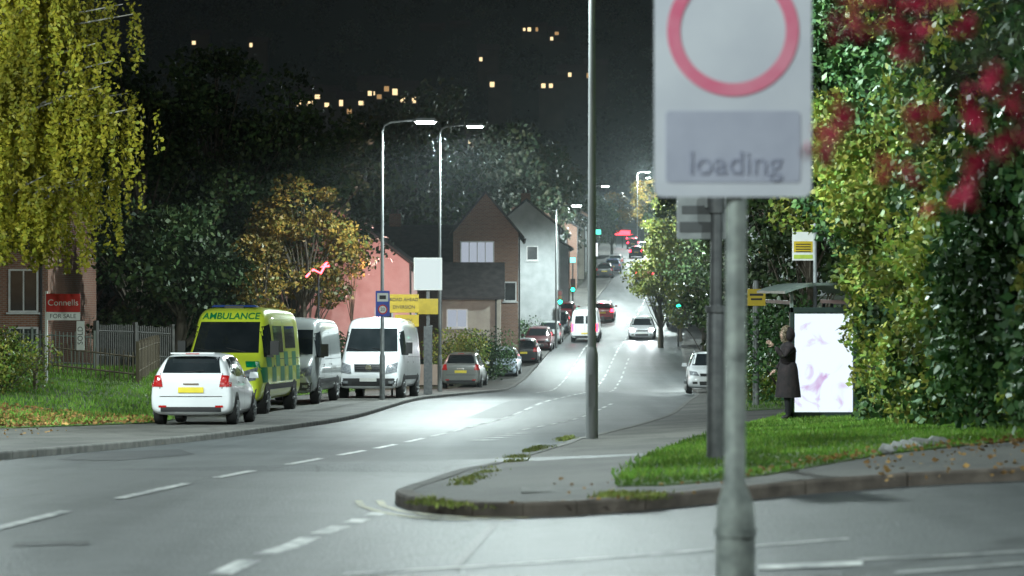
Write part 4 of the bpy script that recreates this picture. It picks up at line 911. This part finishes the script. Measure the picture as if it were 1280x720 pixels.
for k in range(120):
    d=20.5+random.random()*22; zz=random.uniform(.2,8); P1.append(clump((6.6+random.random()*1.5,d,gz(6,d)+zz),1.0,200,.9))
for k in range(6):
    d=22+k*4; mb.tube([(7,d,gz(7,d)),(6.8,d,gz(7,d)+4),(6.6,d+.3,gz(7,d)+7)],[.16,.12,.05],7,0)
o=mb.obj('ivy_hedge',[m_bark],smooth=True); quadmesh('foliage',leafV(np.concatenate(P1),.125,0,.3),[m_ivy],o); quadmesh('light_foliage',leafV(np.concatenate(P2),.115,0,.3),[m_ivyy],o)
mb=MB()
for (b,y,s) in ((1108,565,.07),(1135,560,.13),(1150,557,.16),(1172,555,.13),(1122,562,.08)):
    X0,D0=G(b,y,.12); z=gz(X0,D0)+.13; mb.tube([(X0-s,D0,z),(X0-s*.4,D0,z+.02),(X0+s*.5,D0,z+.01),(X0+s,D0,z)],[.01,.05,.045,.01],7,0)
mb.obj('stones',[M('pale_stone',(.3,.3,.3),(.45,.45,.45),15,.8)],smooth=True)
Pf=[]
for k in range(900):
    d=240+ (random.random()**1.2)*760; b=random.uniform(-80,1360); X0=lat(b,d)
    if d<430 and abs(X0-float(C(d)))<15: continue
    z=gz(X0,d); r=random.uniform(2.5,6.5); top=z+r*1.7
    if any(abs(X0*hd/d-hx)<hw/2+r*.8*hd/d and d<hd+3 and top/d>(hzb+1.0)/hd and d>hd*.6 for hx,hd,hzb,hw in hillpos): continue
    Pf.append(clump((X0,d,z+r*.8),r,115,.9))
Pf=np.concatenate(Pf); quadmesh('distant_trees',leafV(Pf,1.1),[m_far])
mr_=leafmat('red_leaves',[(.5,.015,.07),(.65,.04,.12),(.3,.01,.04)],20,.5,.3); mb=MB(); Pr=[]; D0=4.4
rt=Vector((2.3,D0+.2,gz(2.3,D0))); mb.tube([rt,rt+Vector((-.1,0,1.2)),Vector((1.7,D0,.75))],[.04,.03,.015],7,0)
for (b,y) in ((1060,22),(1125,35),(1165,8),(1210,28),(1135,62),(1055,140),(1042,165),(1145,138),(1225,135),(1262,128),(1228,205),(1112,210),(1195,250),(1276,178),(1030,190),(1100,5),(1245,110),(1065,45)):
    dd=D0+random.uniform(-.4,.4); c=Vector((lat(b,dd),dd,-(y-360)/F*dd)); m_=(c+Vector((1.7,D0,.75)))/2+Vector((0,0,.08)); mb.tube([Vector((1.7,D0,.75)),m_,c],[.005,.0025,.0012],5,0,False)
    for j in range(5): Pr.append(clump(c+Vector((random.gauss(0,.018),random.gauss(0,.02),random.gauss(0,.018))),random.uniform(.008,.022),9,.9))
o=mb.obj('red_leaved_shrub',[m_bark],smooth=True); quadmesh('foliage',leafV(np.concatenate(Pr),.023),[mr_],o)

# ------------------------------------------------------------------ night mist over the lower street
mv,nt,out=newmat('mist'); vs=N(nt,'ShaderNodeVolumeScatter'); vs.inputs['Density'].default_value=.0004; vs.inputs['Color'].default_value=(.85,.98,1,1); vs.inputs['Anisotropy'].default_value=.3
nt.links.new(vs.outputs[0],out.inputs['Volume'])
mb=MB(); mb.box((10,260,10),(170,390,50),0); mb.obj('mist',[mv])

# ------------------------------------------------------------------ world, light, camera
w=bpy.data.worlds.new('World'); scene.world=w; w.use_nodes=True; nt=w.node_tree; bg=nt.nodes['Background']
sky=nt.nodes.new('ShaderNodeTexSky'); sky.sky_type='NISHITA'; sky.sun_disc=False; sky.sun_elevation=math.radians(12); sky.sun_rotation=math.radians(200)
nt.links.new(sky.outputs[0],bg.inputs[0]); bg.inputs[1].default_value=.009
s=bpy.data.lights.new('moon','SUN'); s.energy=.03; s.angle=math.radians(.5); s.color=(.8,.9,1); so=bpy.data.objects.new('moon',s); link(so); so.rotation_euler=(math.radians(78),0,math.radians(-20))
cam=bpy.data.cameras.new('camera'); co=bpy.data.objects.new('camera',cam); link(co); co.location=(0,0,0); co.rotation_euler=(math.pi/2,0,0)
cam.sensor_width=36; cam.lens=F/1280*36; cam.clip_start=.1; cam.clip_end=4000
cam.dof.use_dof=True; cam.dof.focus_distance=62; cam.dof.aperture_fstop=2.5
scene.camera=co
scene.view_settings.view_transform='Standard'; scene.view_settings.look='None'; scene.view_settings.exposure=0
